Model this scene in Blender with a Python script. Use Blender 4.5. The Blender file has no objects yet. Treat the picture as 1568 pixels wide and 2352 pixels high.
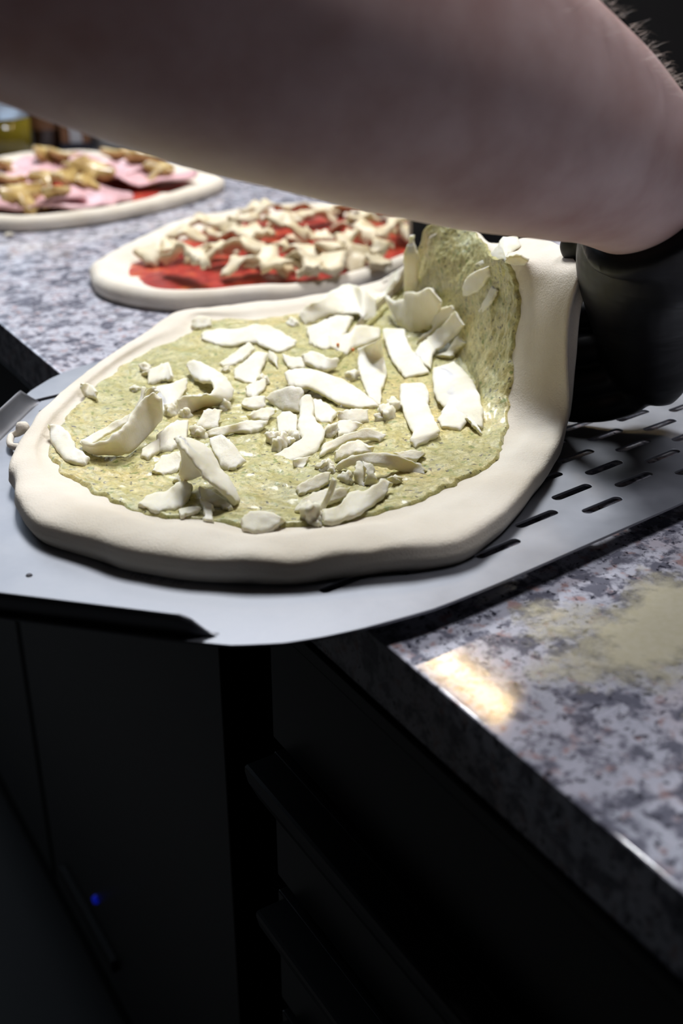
import bpy, bmesh, math, random
import numpy as np
from mathutils import Vector, Matrix, noise
from mathutils.bvhtree import BVHTree

random.seed(7); np.random.seed(7)
scene = bpy.context.scene
col = scene.collection

# ------------------------------------------------------------------ camera
IW, IH, FPX = 1568.0, 2352.0, 2590.0
PITCH, AZ = math.radians(26.0), math.radians(31.7)
CTZ = 0.90                                   # worktop height
CAM = Vector((-0.2287, 0.0, CTZ + 0.26))
FW = Vector((math.sin(AZ)*math.cos(PITCH), math.cos(AZ)*math.cos(PITCH), -math.sin(PITCH)))
RT = Vector((math.cos(AZ), -math.sin(AZ), 0.0))
UP = RT.cross(FW)
cam_data = bpy.data.cameras.new('camera')
cam = bpy.data.objects.new('camera', cam_data); col.objects.link(cam)
cam.matrix_world = Matrix(((RT.x, UP.x, -FW.x, CAM.x), (RT.y, UP.y, -FW.y, CAM.y), (RT.z, UP.z, -FW.z, CAM.z), (0, 0, 0, 1)))
cam_data.sensor_fit = 'VERTICAL'; cam_data.sensor_height = 36.0
cam_data.lens = FPX/IH*36.0
cam_data.clip_start = 0.02; cam_data.clip_end = 50
cam_data.dof.use_dof = True; cam_data.dof.focus_distance = 0.60; cam_data.dof.aperture_fstop = 6.3
scene.camera = cam

def ray(x, y): return FW + RT*((x-IW/2)/FPX) - UP*((y-IH/2)/FPX)
def pd(x, y, d): return CAM + ray(x, y)*d                  # pixel and depth
def pz(x, y, z):                                           # pixel on a level z above the worktop
    r = ray(x, y); return CAM + r*((CTZ+z-CAM.z)/r.z)

# ------------------------------------------------------------------ light
scene.view_settings.view_transform = 'Standard'
scene.view_settings.look = 'None'
scene.view_settings.gamma = 1.0
scene.view_settings.use_curve_mapping = False
scene.view_settings.exposure = 0.0
world = bpy.data.worlds.new('world'); scene.world = world; world.use_nodes = True
bg = world.node_tree.nodes['Background']
bg.inputs[0].default_value = (0.62, 0.72, 1.0, 1); bg.inputs[1].default_value = 0.03

def area_light(name, loc, target, sx, sy, energy, color):
    l = bpy.data.lights.new(name, 'AREA'); l.shape = 'RECTANGLE'; l.size = sx; l.size_y = sy
    l.energy = energy; l.color = color
    o = bpy.data.objects.new(name, l); col.objects.link(o)
    o.location = loc
    o.rotation_euler = (Vector(target)-Vector(loc)).to_track_quat('-Z', 'Y').to_euler()
    return o
area_light('skylight', (0.68, 1.95, 3.3), (0.05, 0.6, 0.9), 0.6, 0.9, 100.0, (0.96, 0.98, 1.0))
area_light('arm_granite_fill', (0.75, 0.12, 3.2), (0.1, 0.3, 0.95), 0.4, 0.7, 31.0, (0.92, 0.92, 1.0))  # added fill, brightens the front granite and upper forearm; no fixture known there
area_light('window_daylight', (0.0, 3.7, 2.3), (0.0, 0.5, 0.9), 1.6, 1.0, 24.0, (0.72, 0.84, 1.0))

# ------------------------------------------------------------------ material helpers
def new_mat(name):
    m = bpy.data.materials.new(name); m.use_nodes = True
    nt = m.node_tree; b = nt.nodes['Principled BSDF']
    return m, nt, b
def node(nt, t, **kw):
    n = nt.nodes.new(t)
    for k, v in kw.items(): setattr(n, k, v)
    return n
def ramp(nt, src, stops, interp='LINEAR'):
    r = node(nt, 'ShaderNodeValToRGB'); r.color_ramp.interpolation = interp
    e = r.color_ramp.elements
    while len(e) < len(stops): e.new(0.5)
    for i, (p, c) in enumerate(stops):
        e[i].position = p; e[i].color = (*c, 1) if len(c) == 3 else c
    nt.links.new(src, r.inputs[0]); return r
def tex_noise(nt, vec, scale, detail=4, rough=0.55, dist=0.0):
    n = node(nt, 'ShaderNodeTexNoise'); n.inputs['Scale'].default_value = scale
    n.inputs['Detail'].default_value = detail; n.inputs['Roughness'].default_value = rough
    n.inputs['Distortion'].default_value = dist
    nt.links.new(vec, n.inputs['Vector']); return n
def mix(nt, fac, a, b, mode='MIX'):
    m = node(nt, 'ShaderNodeMix', data_type='RGBA', blend_type=mode)
    if isinstance(fac, (int, float)): m.inputs[0].default_value = fac
    else: nt.links.new(fac, m.inputs[0])
    for s, i in ((a, 6), (b, 7)):
        if isinstance(s, tuple): m.inputs[i].default_value = (*s, 1)
        else: nt.links.new(s, m.inputs[i])
    return m
def bump(nt, b, h, strength, dist):
    n = node(nt, 'ShaderNodeBump'); n.inputs['Strength'].default_value = strength; n.inputs['Distance'].default_value = dist
    nt.links.new(h, n.inputs['Height']); nt.links.new(n.outputs[0], b.inputs['Normal']); return n
def coords(nt): return node(nt, 'ShaderNodeTexCoord').outputs['Object']
def geo_pos(nt): return node(nt, 'ShaderNodeNewGeometry').outputs['Position']
def plain(name, c, rough=0.5, metal=0.0, spec=0.5, nscale=60, namp=0.06):
    m, nt, b = new_mat(name)
    n = tex_noise(nt, coords(nt), nscale, 4)
    lo = tuple(max(0, v*(1-namp*2)) for v in c); hi = tuple(min(1, v*(1+namp*2)) for v in c)
    r = ramp(nt, n.outputs[0], [(0.3, lo), (0.7, hi)])
    nt.links.new(r.outputs[0], b.inputs['Base Color'])
    b.inputs['Roughness'].default_value = rough; b.inputs['Metallic'].default_value = metal
    b.inputs['Specular IOR Level'].default_value = spec
    return m

M = {}
# granite
m, nt, b = new_mat('granite'); v = geo_pos(nt)
n1 = tex_noise(nt, v, 85, 4, 0.65, 0.3); n2 = tex_noise(nt, v, 210, 5, 0.7, 0.3); n3 = tex_noise(nt, v, 28, 3); n4 = tex_noise(nt, v, 110, 3, 0.6)
base = ramp(nt, n3.outputs[0], [(0.3, (0.45, 0.46, 0.52)), (0.55, (0.59, 0.59, 0.66)), (0.75, (0.60, 0.54, 0.58))])
pink = ramp(nt, n4.outputs[0], [(0.56, (0, 0, 0)), (0.66, (1, 1, 1))])
mx0 = mix(nt, pink.outputs[0], base.outputs[0], (0.44, 0.30, 0.29))
d1 = ramp(nt, n1.outputs[0], [(0.42, (1, 1, 1)), (0.53, (0, 0, 0))])
mx1 = mix(nt, d1.outputs[0], mx0.outputs[2], (0.17, 0.17, 0.21))
d2 = ramp(nt, n2.outputs[0], [(0.37, (1, 1, 1)), (0.44, (0, 0, 0))])
mx2 = mix(nt, d2.outputs[0], mx1.outputs[2], (0.035, 0.035, 0.05))
nt.links.new(mx2.outputs[2], b.inputs['Base Color']); b.inputs['Roughness'].default_value = 0.09
bump(nt, b, n2.outputs[0], 0.06, 0.0004); M['granite'] = m
# raw dough
m, nt, b = new_mat('dough'); v = coords(nt)
n1 = tex_noise(nt, v, 22, 4); n2 = tex_noise(nt, v, 900, 3, 0.7); n3 = tex_noise(nt, v, 140, 4)
c1 = ramp(nt, n1.outputs[0], [(0.3, (0.66, 0.59, 0.48)), (0.7, (0.76, 0.70, 0.60))])
c2 = ramp(nt, n3.outputs[0], [(0.73, (0, 0, 0)), (0.82, (0.6, 0.6, 0.6))])
mx = mix(nt, c2.outputs[0], c1.outputs[0], (0.60, 0.45, 0.25))
nt.links.new(mx.outputs[2], b.inputs['Base Color']); b.inputs['Roughness'].default_value = 0.75
b.inputs['Specular IOR Level'].default_value = 0.25
b.inputs['Subsurface Weight'].default_value = 0.12; b.inputs['Subsurface Radius'].default_value = (0.004, 0.003, 0.002); b.inputs['Subsurface Scale'].default_value = 1.0
ad = node(nt, 'ShaderNodeMath', operation='MULTIPLY_ADD'); nt.links.new(n3.outputs[0], ad.inputs[0]); ad.inputs[1].default_value = 0.7; nt.links.new(n2.outputs[0], ad.inputs[2])
bump(nt, b, ad.outputs[0], 0.6, 0.0007); M['dough'] = m
# mozzarella
m, nt, b = new_mat('mozzarella'); v = coords(nt)
n1 = tex_noise(nt, v, 45, 3); n2 = tex_noise(nt, v, 230, 6, 0.75)
c1 = ramp(nt, n1.outputs[0], [(0.3, (0.74, 0.69, 0.51)), (0.65, (0.82, 0.79, 0.69))])
nt.links.new(c1.outputs[0], b.inputs['Base Color']); b.inputs['Roughness'].default_value = 0.52
b.inputs['Specular IOR Level'].default_value = 0.35
b.inputs['Subsurface Weight'].default_value = 0.4; b.inputs['Subsurface Radius'].default_value = (0.0045, 0.0036, 0.0012); b.inputs['Subsurface Scale'].default_value = 1.0
bump(nt, b, n2.outputs[0], 0.5, 0.0010); M['cheese'] = m
m, nt, b = new_mat('cream_mozzarella'); v = coords(nt)
n1 = tex_noise(nt, v, 70, 3)
c1 = ramp(nt, n1.outputs[0], [(0.3, (0.60, 0.47, 0.25)), (0.62, (0.72, 0.64, 0.46))])
nt.links.new(c1.outputs[0], b.inputs['Base Color']); b.inputs['Roughness'].default_value = 0.5
M['cheese2'] = m
# pesto cream
m, nt, b = new_mat('pesto_cream'); v = coords(nt)
n1 = tex_noise(nt, v, 18, 4, 0.6); n2 = tex_noise(nt, v, 420, 5, 0.7); n3 = tex_noise(nt, v, 330, 2); n4 = tex_noise(nt, v, 190, 2); n5 = tex_noise(nt, v, 75, 5, 0.65, 0.0)
c1 = ramp(nt, n1.outputs[0], [(0.28, (0.40, 0.37, 0.14)), (0.5, (0.52, 0.47, 0.20)), (0.70, (0.62, 0.49, 0.19))])
g = ramp(nt, n5.outputs[0], [(0.5, (0, 0, 0)), (0.68, (0.6, 0.6, 0.6))]); mg = mix(nt, g.outputs[0], c1.outputs[0], (0.38, 0.41, 0.19))
fine = ramp(nt, n2.outputs[0], [(0.35, (0.55, 0.55, 0.5)), (0.6, (1.15, 1.15, 1.1))]); mf = mix(nt, 0.75, mg.outputs[2], fine.outputs[0], 'MULTIPLY')
dk = ramp(nt, n3.outputs[0], [(0.63, (0, 0, 0)), (0.68, (0.9, 0.9, 0.9))]); md = mix(nt, dk.outputs[0], mf.outputs[2], (0.06, 0.05, 0.03))
gr = ramp(nt, n4.outputs[0], [(0.62, (0, 0, 0)), (0.68, (0.8, 0.8, 0.8))]); me = mix(nt, gr.outputs[0], md.outputs[2], (0.17, 0.22, 0.04))
nt.links.new(me.outputs[2], b.inputs['Base Color']); b.inputs['Roughness'].default_value = 0.28
b.inputs['Coat Weight'].default_value = 0.15; b.inputs['Coat Roughness'].default_value = 0.12
b.inputs['Subsurface Weight'].default_value = 0.08; b.inputs['Subsurface Radius'].default_value = (0.003, 0.003, 0.001); b.inputs['Subsurface Scale'].default_value = 1.0
ad = node(nt, 'ShaderNodeMath', operation='MULTIPLY_ADD'); nt.links.new(n5.outputs[0], ad.inputs[0]); ad.inputs[1].default_value = 1.2; nt.links.new(n2.outputs[0], ad.inputs[2])
bump(nt, b, ad.outputs[0], 0.75, 0.0007); M['pesto'] = m
# tomato
m, nt, b = new_mat('tomato_sauce'); v = coords(nt)
n1 = tex_noise(nt, v, 60, 5, 0.65); n2 = tex_noise(nt, v, 220, 3)
c1 = ramp(nt, n1.outputs[0], [(0.3, (0.20, 0.010, 0.008)), (0.52, (0.42, 0.030, 0.018)), (0.72, (0.62, 0.15, 0.04))])
nt.links.new(c1.outputs[0], b.inputs['Base Color']); b.inputs['Roughness'].default_value = 0.3
bump(nt, b, n2.outputs[0], 0.8, 0.001); M['tomato'] = m
M['ham'] = plain('cooked_ham', (0.66, 0.40, 0.42), 0.35, nscale=40, namp=0.10)
m, nt, b = new_mat('cooked_mushroom'); v = coords(nt)
n1 = tex_noise(nt, v, 90, 4)
c1 = ramp(nt, n1.outputs[0], [(0.3, (0.20, 0.10, 0.025)), (0.5, (0.50, 0.34, 0.12)), (0.7, (0.72, 0.58, 0.30))])
nt.links.new(c1.outputs[0], b.inputs['Base Color']); b.inputs['Roughness'].default_value = 0.25; M['mushroom'] = m
# brushed aluminium
m, nt, b = new_mat('aluminium'); v = coords(nt)
mp = node(nt, 'ShaderNodeMapping'); mp.inputs['Scale'].default_value = (30, 900, 30); nt.links.new(v, mp.inputs['Vector'])
n1 = tex_noise(nt, mp.outputs[0], 1.0, 3); n2 = tex_noise(nt, v, 40, 4)
c1 = ramp(nt, n2.outputs[0], [(0.3, (0.19, 0.198, 0.222)), (0.7, (0.24, 0.248, 0.272))])
nt.links.new(c1.outputs[0], b.inputs['Base Color']); b.inputs['Metallic'].default_value = 0.8
rr = ramp(nt, n2.outputs[0], [(0.3, (0.50, 0.50, 0.50)), (0.7, (0.58, 0.58, 0.58))]); nt.links.new(rr.outputs[0], b.inputs['Roughness'])
bump(nt, b, n1.outputs[0], 0.06, 0.0003); M['alu'] = m
M['stamp'] = plain('stamp_ink', (0.10, 0.10, 0.12), 0.7)
# skin
m, nt, b = new_mat('skin'); v = coords(nt)
n1 = tex_noise(nt, v, 28, 4); n2 = tex_noise(nt, v, 260, 3)
c1 = ramp(nt, n1.outputs[0], [(0.3, (0.43, 0.26, 0.23)), (0.7, (0.60, 0.43, 0.40))])
nt.links.new(c1.outputs[0], b.inputs['Base Color']); b.inputs['Roughness'].default_value = 0.5
b.inputs['Subsurface Weight'].default_value = 0.15; b.inputs['Subsurface Radius'].default_value = (0.01, 0.004, 0.002); b.inputs['Subsurface Scale'].default_value = 1.0
bump(nt, b, n2.outputs[0], 0.15, 0.0006); M['skin'] = m
M['hair'] = plain('arm_hair', (0.42, 0.31, 0.25), 0.5)
m, nt, b = new_mat('black_nitrile'); v = coords(nt)
mp = node(nt, 'ShaderNodeMapping'); mp.inputs['Scale'].default_value = (1, 1, 3.0); nt.links.new(v, mp.inputs['Vector'])
n1 = tex_noise(nt, mp.outputs[0], 13, 3, 0.45, 0.6)
b.inputs['Base Color'].default_value = (0.004, 0.004, 0.005, 1); b.inputs['Roughness'].default_value = 0.42; b.inputs['Specular IOR Level'].default_value = 0.22
bump(nt, b, n1.outputs[0], 0.5, 0.005); M['glove'] = m
M['steel_dark'] = plain('dark_coated_steel', (0.004, 0.0045, 0.0055), 0.36, 0.3, 0.5, nscale=12)
M['void'] = plain('black_recess', (0.004, 0.004, 0.004), 0.8)
M['wall'] = plain('dark_wall', (0.010, 0.0095, 0.0095), 0.9, 0.0, 0.05, nscale=6)
M['floor'] = plain('dark_floor', (0.010, 0.010, 0.010), 0.7, nscale=8)
M['blackplastic'] = plain('black_plastic', (0.008, 0.008, 0.009), 0.45)
M['flour'] = None
m, nt, b = new_mat('flour_dust'); v = geo_pos(nt)
n1 = tex_noise(nt, v, 90, 5, 0.7); at = node(nt, 'ShaderNodeAttribute', attribute_name='cover')
sm = node(nt, 'ShaderNodeMath', operation='ADD'); nt.links.new(n1.outputs[0], sm.inputs[0]); nt.links.new(at.outputs['Fac'], sm.inputs[1])
al = ramp(nt, sm.outputs[0], [(0.55, (0, 0, 0)), (1.25, (0.8, 0.8, 0.8))]); nt.links.new(al.outputs[0], b.inputs['Alpha'])
n2 = tex_noise(nt, v, 300, 2); cc = ramp(nt, n2.outputs[0], [(0.3, (0.70, 0.64, 0.42)), (0.7, (0.76, 0.70, 0.50))]); nt.links.new(cc.outputs[0], b.inputs['Base Color'])
b.inputs['Roughness'].default_value = 0.9; M['flour'] = m
m, nt, b = new_mat('bottle_glass'); v = coords(nt)
n1 = tex_noise(nt, v, 8, 2); c1 = ramp(nt, n1.outputs[0], [(0.3, (0.50, 0.62, 0.74)), (0.7, (0.58, 0.70, 0.80))]); nt.links.new(c1.outputs[0], b.inputs['Base Color'])  # blue-white window backlight put into the base colour of the clear glass
b.inputs['Transmission Weight'].default_value = 0.35; b.inputs['Roughness'].default_value = 0.25; b.inputs['Specular IOR Level'].default_value = 0.5; M['glass'] = m
M['oil'] = plain('olive_oil', (0.13, 0.10, 0.010), 0.12, nscale=10)
M['brownglass'] = plain('brown_glass', (0.035, 0.016, 0.008), 0.2)
M['card'] = plain('brown_card', (0.17, 0.075, 0.03), 0.6)
M['white'] = plain('white_paper', (0.42, 0.43, 0.45), 0.6)
M['navy'] = plain('navy_print', (0.008, 0.010, 0.022), 0.5)
M['grey'] = plain('grey_tin', (0.36, 0.36, 0.34), 0.45, 0.3)
def emis(name, c, s):
    m, nt, b = new_mat(name); b.inputs['Base Color'].default_value = (*c, 1)
    b.inputs['Emission Color'].default_value = (*c, 1); b.inputs['Emission Strength'].default_value = s; return m
M['lamp'] = emis('warm_lamp', (1.0, 0.72, 0.38), 80.0)
M['led'] = emis('blue_led', (0.01, 0.03, 1.0), 0.13)

# ------------------------------------------------------------------ object helpers
def tag(o, label=None, cat=None, group=None, kind=None):
    if label: o['label'] = label
    if cat: o['category'] = cat
    if group: o['group'] = group
    if kind: o['kind'] = kind
    return o
def obj_pts(name, vs, fs, mat, parent=None, smooth=True, subsurf=0):
    me = bpy.data.meshes.new(name); me.from_pydata([tuple(p) for p in vs], [], fs); me.validate(); me.update()
    o = bpy.data.objects.new(name, me); col.objects.link(o)
    if mat: me.materials.append(mat)
    if smooth: me.polygons.foreach_set('use_smooth', [True]*len(me.polygons))
    if parent: o.parent = parent
    if subsurf:
        s = o.modifiers.new('subdivision', 'SUBSURF'); s.levels = subsurf; s.render_levels = subsurf
    return o
def recenter(o, c):
    """move the mesh origin to c (unparented object)"""
    c = Vector(c); o.data.transform(Matrix.Translation(-c)); o.location = c; return o
def empty(name, loc=(0, 0, 0), rz=0.0):
    o = bpy.data.objects.new(name, None); col.objects.link(o); o.location = loc; o.rotation_euler = (0, 0, rz); o.empty_display_size = 0.02
    return o
def box(name, lo, hi, mat, parent=None, bevel=0.0):
    x0, y0, z0 = lo; x1, y1, z1 = hi
    vs = [(x0, y0, z0), (x1, y0, z0), (x1, y1, z0), (x0, y1, z0), (x0, y0, z1), (x1, y0, z1), (x1, y1, z1), (x0, y1, z1)]
    fs = [(0, 3, 2, 1), (4, 5, 6, 7), (0, 1, 5, 4), (1, 2, 6, 5), (2, 3, 7, 6), (3, 0, 4, 7)]
    o = obj_pts(name, vs, fs, mat, parent, smooth=False)
    if bevel:
        b = o.modifiers.new('bevel', 'BEVEL'); b.width = bevel; b.segments = 3
    return o
def lathe(name, prof, mat, parent=None, seg=40, c=(0, 0, 0)):
    vs, fs = [], []
    n = len(prof)
    for i in range(seg):
        a = 2*math.pi*i/seg
        for r, z in prof: vs.append((c[0]+r*math.cos(a), c[1]+r*math.sin(a), c[2]+z))
    for i in range(seg):
        for j in range(n-1):
            a, b2 = i*n+j, ((i+1) % seg)*n+j
            fs.append((a, b2, b2+1, a+1))
    return obj_pts(name, vs, fs, mat, parent)
def catmull(P, t):
    """open Catmull-Rom through the list P (numpy rows), t in 0..1"""
    n = len(P)-1
    s = min(max(t, 0.0), 1.0)*n; i = min(int(s), n-1); u = s-i
    p0 = P[i-1] if i > 0 else 2*P[0]-P[1]; p1 = P[i]; p2 = P[i+1]; p3 = P[i+2] if i+2 <= n else 2*P[n]-P[n-1]
    return 0.5*((2*p1)+(-p0+p2)*u+(2*p0-5*p1+4*p2-p3)*u*u+(-p0+3*p1-3*p2+p3)*u*u*u)
def catmull_loop(P, t):
    n = len(P); s = (t % 1.0)*n; i = int(s) % n; u = s-int(s)
    p0, p1, p2, p3 = P[i-1], P[i], P[(i+1) % n], P[(i+2) % n]
    return 0.5*((2*p1)+(-p0+p2)*u+(2*p0-5*p1+4*p2-p3)*u*u+(-p0+3*p1-3*p2+p3)*u*u*u)
def tube_mesh(secs, seg=20, cap=True):
    """secs: list of (center, axisA, axisB) vectors; returns verts, faces"""
    vs, fs = [], []
    for c, a, b2 in secs:
        for k in range(seg):
            t = 2*math.pi*k/seg
            vs.append(c + a*math.cos(t) + b2*math.sin(t))
    n = len(secs)
    for i in range(n-1):
        for k in range(seg):
            k2 = (k+1) % seg
            fs.append((i*seg+k, i*seg+k2, (i+1)*seg+k2, (i+1)*seg+k))
    if cap:
        fs.append(tuple(range(seg-1, -1, -1))); fs.append(tuple((n-1)*seg+k for k in range(seg)))
    return vs, fs
def nz(p, s, seed=0.0): return noise.noise(Vector((p[0]*s+seed*7.3, p[1]*s-seed*3.1, p[2]*s+seed)))

# ------------------------------------------------------------------ the room
tag(box('floor', (-3.0, -2.0, -0.05), (1.2, 5.0, 0.0), M['floor']), kind='structure')
tag(box('wall_back', (1.0, -2.0, 0.0), (1.1, 5.0, 3.6), M['wall']), kind='structure')
tag(box('wall_far', (-3.0, 4.0, 0.0), (1.0, 4.1, 3.6), M['wall']), kind='structure')
tag(box('wall_left', (-3.1, -2.0, 0.0), (-3.0, 4.1, 3.6), M['wall']), kind='structure')
tag(box('wall_near', (-3.0, -2.1, 0.0), (1.1, -2.0, 3.6), M['wall']), kind='structure')
tag(box('ceiling', (-3.1, -2.1, 3.6), (1.1, 4.1, 3.7), M['wall']), kind='structure')

# granite worktop
wt = box('granite_worktop', (0.0, -1.2, CTZ-0.034), (0.98, 3.2, CTZ), M['granite'], bevel=0.0012)
tag(wt, 'speckled lilac grey granite worktop with a square front edge', 'worktop')

# drawer unit under the worktop
YE = 0.441
du = empty('drawer_unit', (0.3, -0.3, 0.12))
tag(du, 'dark steel drawer unit with ledge handles under the granite worktop', 'cabinet')
def part(name, o): o.parent = du; o.matrix_parent_inverse = Matrix.Translation(-du.location); return o
part('body', box('body', (0.02, -1.1, 0.12), (0.90, YE, CTZ-0.0342), M['void']))
part('trim', box('top_rail', (-0.002, -1.1, CTZ-0.043), (0.02, YE, CTZ-0.0345), M['steel_dark'], bevel=0.001))
def drawer_front(z1, z0):
    o = box('drawer_front', (0.0, -1.1, z0), (0.019, YE, z1), M['steel_dark'], bevel=0.001); part('f', o); return o
def lip(zt, y1, front):
    prof = [(0.0, 0.0), (-0.017, 0.0), (-0.0185, -0.001), (-0.0187, -0.004), (-0.017, -0.012), (-0.011, -0.026), (-0.003, -0.036), (0.0, -0.038)]
    vs = [(x, y, zt+z) for y in (-1.1, y1) for x, z in prof]; n = len(prof)
    fs = [(i, i+1, n+i+1, n+i) for i in range(n-1)] + [tuple(range(n-1, -1, -1)), tuple(range(n, 2*n))]
    o = obj_pts('ledge_handle', vs, fs, M['steel_dark'], smooth=False)
    o.parent = front
fr = drawer_front(CTZ-0.0445, CTZ-0.117)
for k in range(5):
    zt = CTZ-0.127-0.100*k
    f = drawer_front(zt, zt-0.088); lip(zt, YE-0.002-0.006*min(k, 1), f)
# tall cabinet further along
tc = empty('tall_cabinet', (0.3, 1.0, 0.12))
tag(tc, 'plain black cabinet with flush doors standing beyond the drawer unit', 'cabinet')
def cpart(o): o.parent = tc; o.matrix_parent_inverse = Matrix.Translation(-tc.location); return o
cpart(box('body', (0.03, 0.505, 0.12), (0.90, 2.9, CTZ-0.0345), M['void']))
for y0, y1 in ((0.505, 0.972), (0.986, 1.60), (1.614, 2.3)):
    d = cpart(box('door', (0.0, y0, CTZ-0.66), (0.029, y1, CTZ-0.036), M['steel_dark'], bevel=0.001))
    if y0 < 0.6:
        h = box('finger_pull', (-0.006, 0.78, CTZ-0.615), (0.0, 0.93, CTZ-0.600), M['void']); h.parent = d
        h = lathe('indicator_light', [(0.0, 0.0035), (0.003, 0.003), (0.0045, 0.0), (0.0045, -0.004), (0.0, -0.004)], M['led'], seg=14)
        h.data.transform(Matrix.Translation((-0.001, 0.823, CTZ-0.559)) @ Matrix.Rotation(-math.pi/2, 4, 'Y')); h.parent = d
cpart(box('plinth', (0.05, 0.505, 0.0), (0.88, 2.9, 0.12), M['void']))
o = box('plinth', (0.05, -1.1, 0.0), (0.88, YE, 0.12), M['void']); part('p', o)

# warm strip lamp on the wall above the worktop
sl = empty('strip_lamp', (0.80, 1.25, CTZ+0.87)); tag(sl, 'warm glowing strip lamp on a bracket above the worktop', 'lamp')
lb = box('lamp_tube', (-0.006, -0.15, -0.030), (0.006, 0.15, -0.018), M['lamp'], sl, bevel=0.003)
box('housing', (-0.02, -0.17, -0.018), (0.02, 0.17, 0.012), M['blackplastic'], sl, bevel=0.003)
box('bracket', (0.02, -0.03, -0.01), (0.2, 0.03, 0.005), M['blackplastic'], sl)

# ------------------------------------------------------------------ pizza peel
PT = 0.013                                    # top of the blade above the worktop
PA = math.radians(7.0)
peel = empty('pizza_peel', (0, 0, CTZ+PT), PA)
tag(peel, 'slotted aluminium pizza peel with upturned side lips under the pesto pizza', 'pizza peel')
out = [(-0.0846, 0.435), (-0.0369, 0.3737), (-0.0215, 0.3555), (-0.0039, 0.3437), (0.0112, 0.3376), (0.0283, 0.3325), (0.0618, 0.3255), (0.10, 0.3238),
       (0.30, 0.3238), (0.40, 0.330), (0.445, 0.350), (0.465, 0.40), (0.468, 0.52), (0.465, 0.64), (0.445, 0.69), (0.40, 0.711), (0.30, 0.716), (0.14, 0.7155),
       (0.0941, 0.7106), (0.083, 0.7075), (0.0654, 0.700), (0.0450, 0.686), (0.030, 0.671), (-0.0200, 0.623), (-0.075, 0.570), (-0.105, 0.545), (-0.118, 0.51), (-0.112, 0.47)]
cu = bpy.data.curves.new('blade', 'CURVE'); cu.dimensions = '2D'; cu.fill_mode = 'BOTH'; cu.extrude = 0.0005; cu.bevel_depth = 0.00025; cu.bevel_resolution = 1
def spl(pts):
    s = cu.splines.new('POLY'); s.points.add(len(pts)-1); s.use_cyclic_u = True
    for p, q in zip(s.points, pts): p.co = (q[0], q[1], 0, 1)
# smooth the outline a little where it is curved
op = []
for i in range(len(out)):
    a, b2, c = np.array(out[i-1]), np.array(out[i]), np.array(out[(i+1) % len(out)])
    if i in range(2, 8) or i in range(9, 16) or i in range(17, 22):
        op += [tuple(b2+(a-b2)*0.28), tuple(b2*0.92+(a+c)*0.04), tuple(b2+(c-b2)*0.28)]
    else: op.append(tuple(b2))
spl(op)
SL, SR = 0.0145, 0.0029
for j in range(-2, 9):
    for k in range(0, 35):
        if (j+k) % 2: continue
        y = 0.347+0.01*k; x = 0.1225+0.0377*j
        e = min(k, 34-k)
        if j < 0 and e < -j+ (0 if j > -2 else 0): continue
        if j > 6 and e < (j-6)*2: continue
        if y > 0.695: continue
        pts = [(x+SL-SR+SR*math.cos(t), y+SR*math.sin(t)) for t in np.linspace(-math.pi/2, math.pi/2, 8)] + \
              [(x-SL+SR+SR*math.cos(t), y+SR*math.sin(t)) for t in np.linspace(math.pi/2, 3*math.pi/2, 8)]
        spl(pts)
tmp = bpy.data.objects.new('tmp_blade', cu); col.objects.link(tmp)
me = bpy.data.meshes.new_from_object(tmp.evaluated_get(bpy.context.evaluated_depsgraph_get())); bpy.data.objects.remove(tmp)
me.name = 'blade'; me.materials.clear(); me.materials.append(M['alu']); me.transform(Matrix.Translation((0, 0, -0.00075)))
blade = bpy.data.objects.new('blade', me); col.objects.link(blade); blade.parent = peel
def edge_lip(p0, p1, outw, h):
    """upturned lip along p0-p1 (peel coordinates) with eased ends"""
    p0, p1, outw = np.array(p0), np.array(p1), np.array(outw)
    prof = [(-0.0005, -0.0007), (0.003, 0.0006), (0.0055, 0.0032), (0.007, 0.0065), (0.0078, 0.0095), (0.0082, 0.012)]
    N = 28; vs = []; fs = []
    L = np.linalg.norm(p1-p0)
    for i in range(N+1):
        t = i/N; s = t*L
        e = min(1.0, min(s, L-s)/0.013); e = e*e*(3-2*e)
        for side in (0, 1):
            for (o_, z_) in (prof if side == 0 else prof[::-1]):
                q = p0+(p1-p0)*t + outw*(o_*(0.25+0.75*e) + (0.0009 if side else 0))
                vs.append((q[0], q[1], z_*e*h/0.012 - (0.0012 if side else 0)*(1 if z_ < 0.011 else 0.4)))
    n = 2*len(prof)
    for i in range(N):
        for k in range(n):
            k2 = (k+1) % n
            fs.append((i*n+k, i*n+k2, (i+1)*n+k2, (i+1)*n+k))
    fs += [tuple(range(n)), tuple(range(N*n+n-1, N*n-1, -1))]
    return obj_pts('side_lip', vs, fs, M['alu'], peel)
d = np.array((-0.0631, 0.0795)); d /= np.linalg.norm(d); nrm = np.array((-d[1], d[0]))
edge_lip((-0.0230+0.005*d[0]-0.0078*nrm[0], 0.3573+0.005*d[1]-0.0078*nrm[1]), (-0.105-0.0078*nrm[0], 0.4607-0.0078*nrm[1]), nrm, 0.0125)
d = np.array((0.0463, 0.0444)); d /= np.linalg.norm(d); nrm = np.array((-d[1], d[0]))
edge_lip((-0.080-0.003*nrm[0], 0.5465-0.003*nrm[1]), (0.0417-0.001*nrm[0], 0.6637-0.001*nrm[1]), nrm, 0.0115)
lathe_o = tube_mesh([(Vector((-0.098-0.012*i, 0.508, 0.006)), Vector((0, 0.016, 0)), Vector((0, 0, 0.008))) for i in range(60)], 20)
obj_pts('handle', lathe_o[0], lathe_o[1], M['alu'], peel)
rv = lathe('rivet', [(0, 0.0008), (0.0012, 0.0006), (0.0016, 0.0), (0.0, 0.0)], M['stamp'], peel, 12); rv.location = (-0.0601, 0.4599, 0.0)
tcv = bpy.data.curves.new('stamped_number', 'FONT'); tcv.body = '1028  2  10'; tcv.size = 0.0058; tcv.extrude = 0.00005
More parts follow.
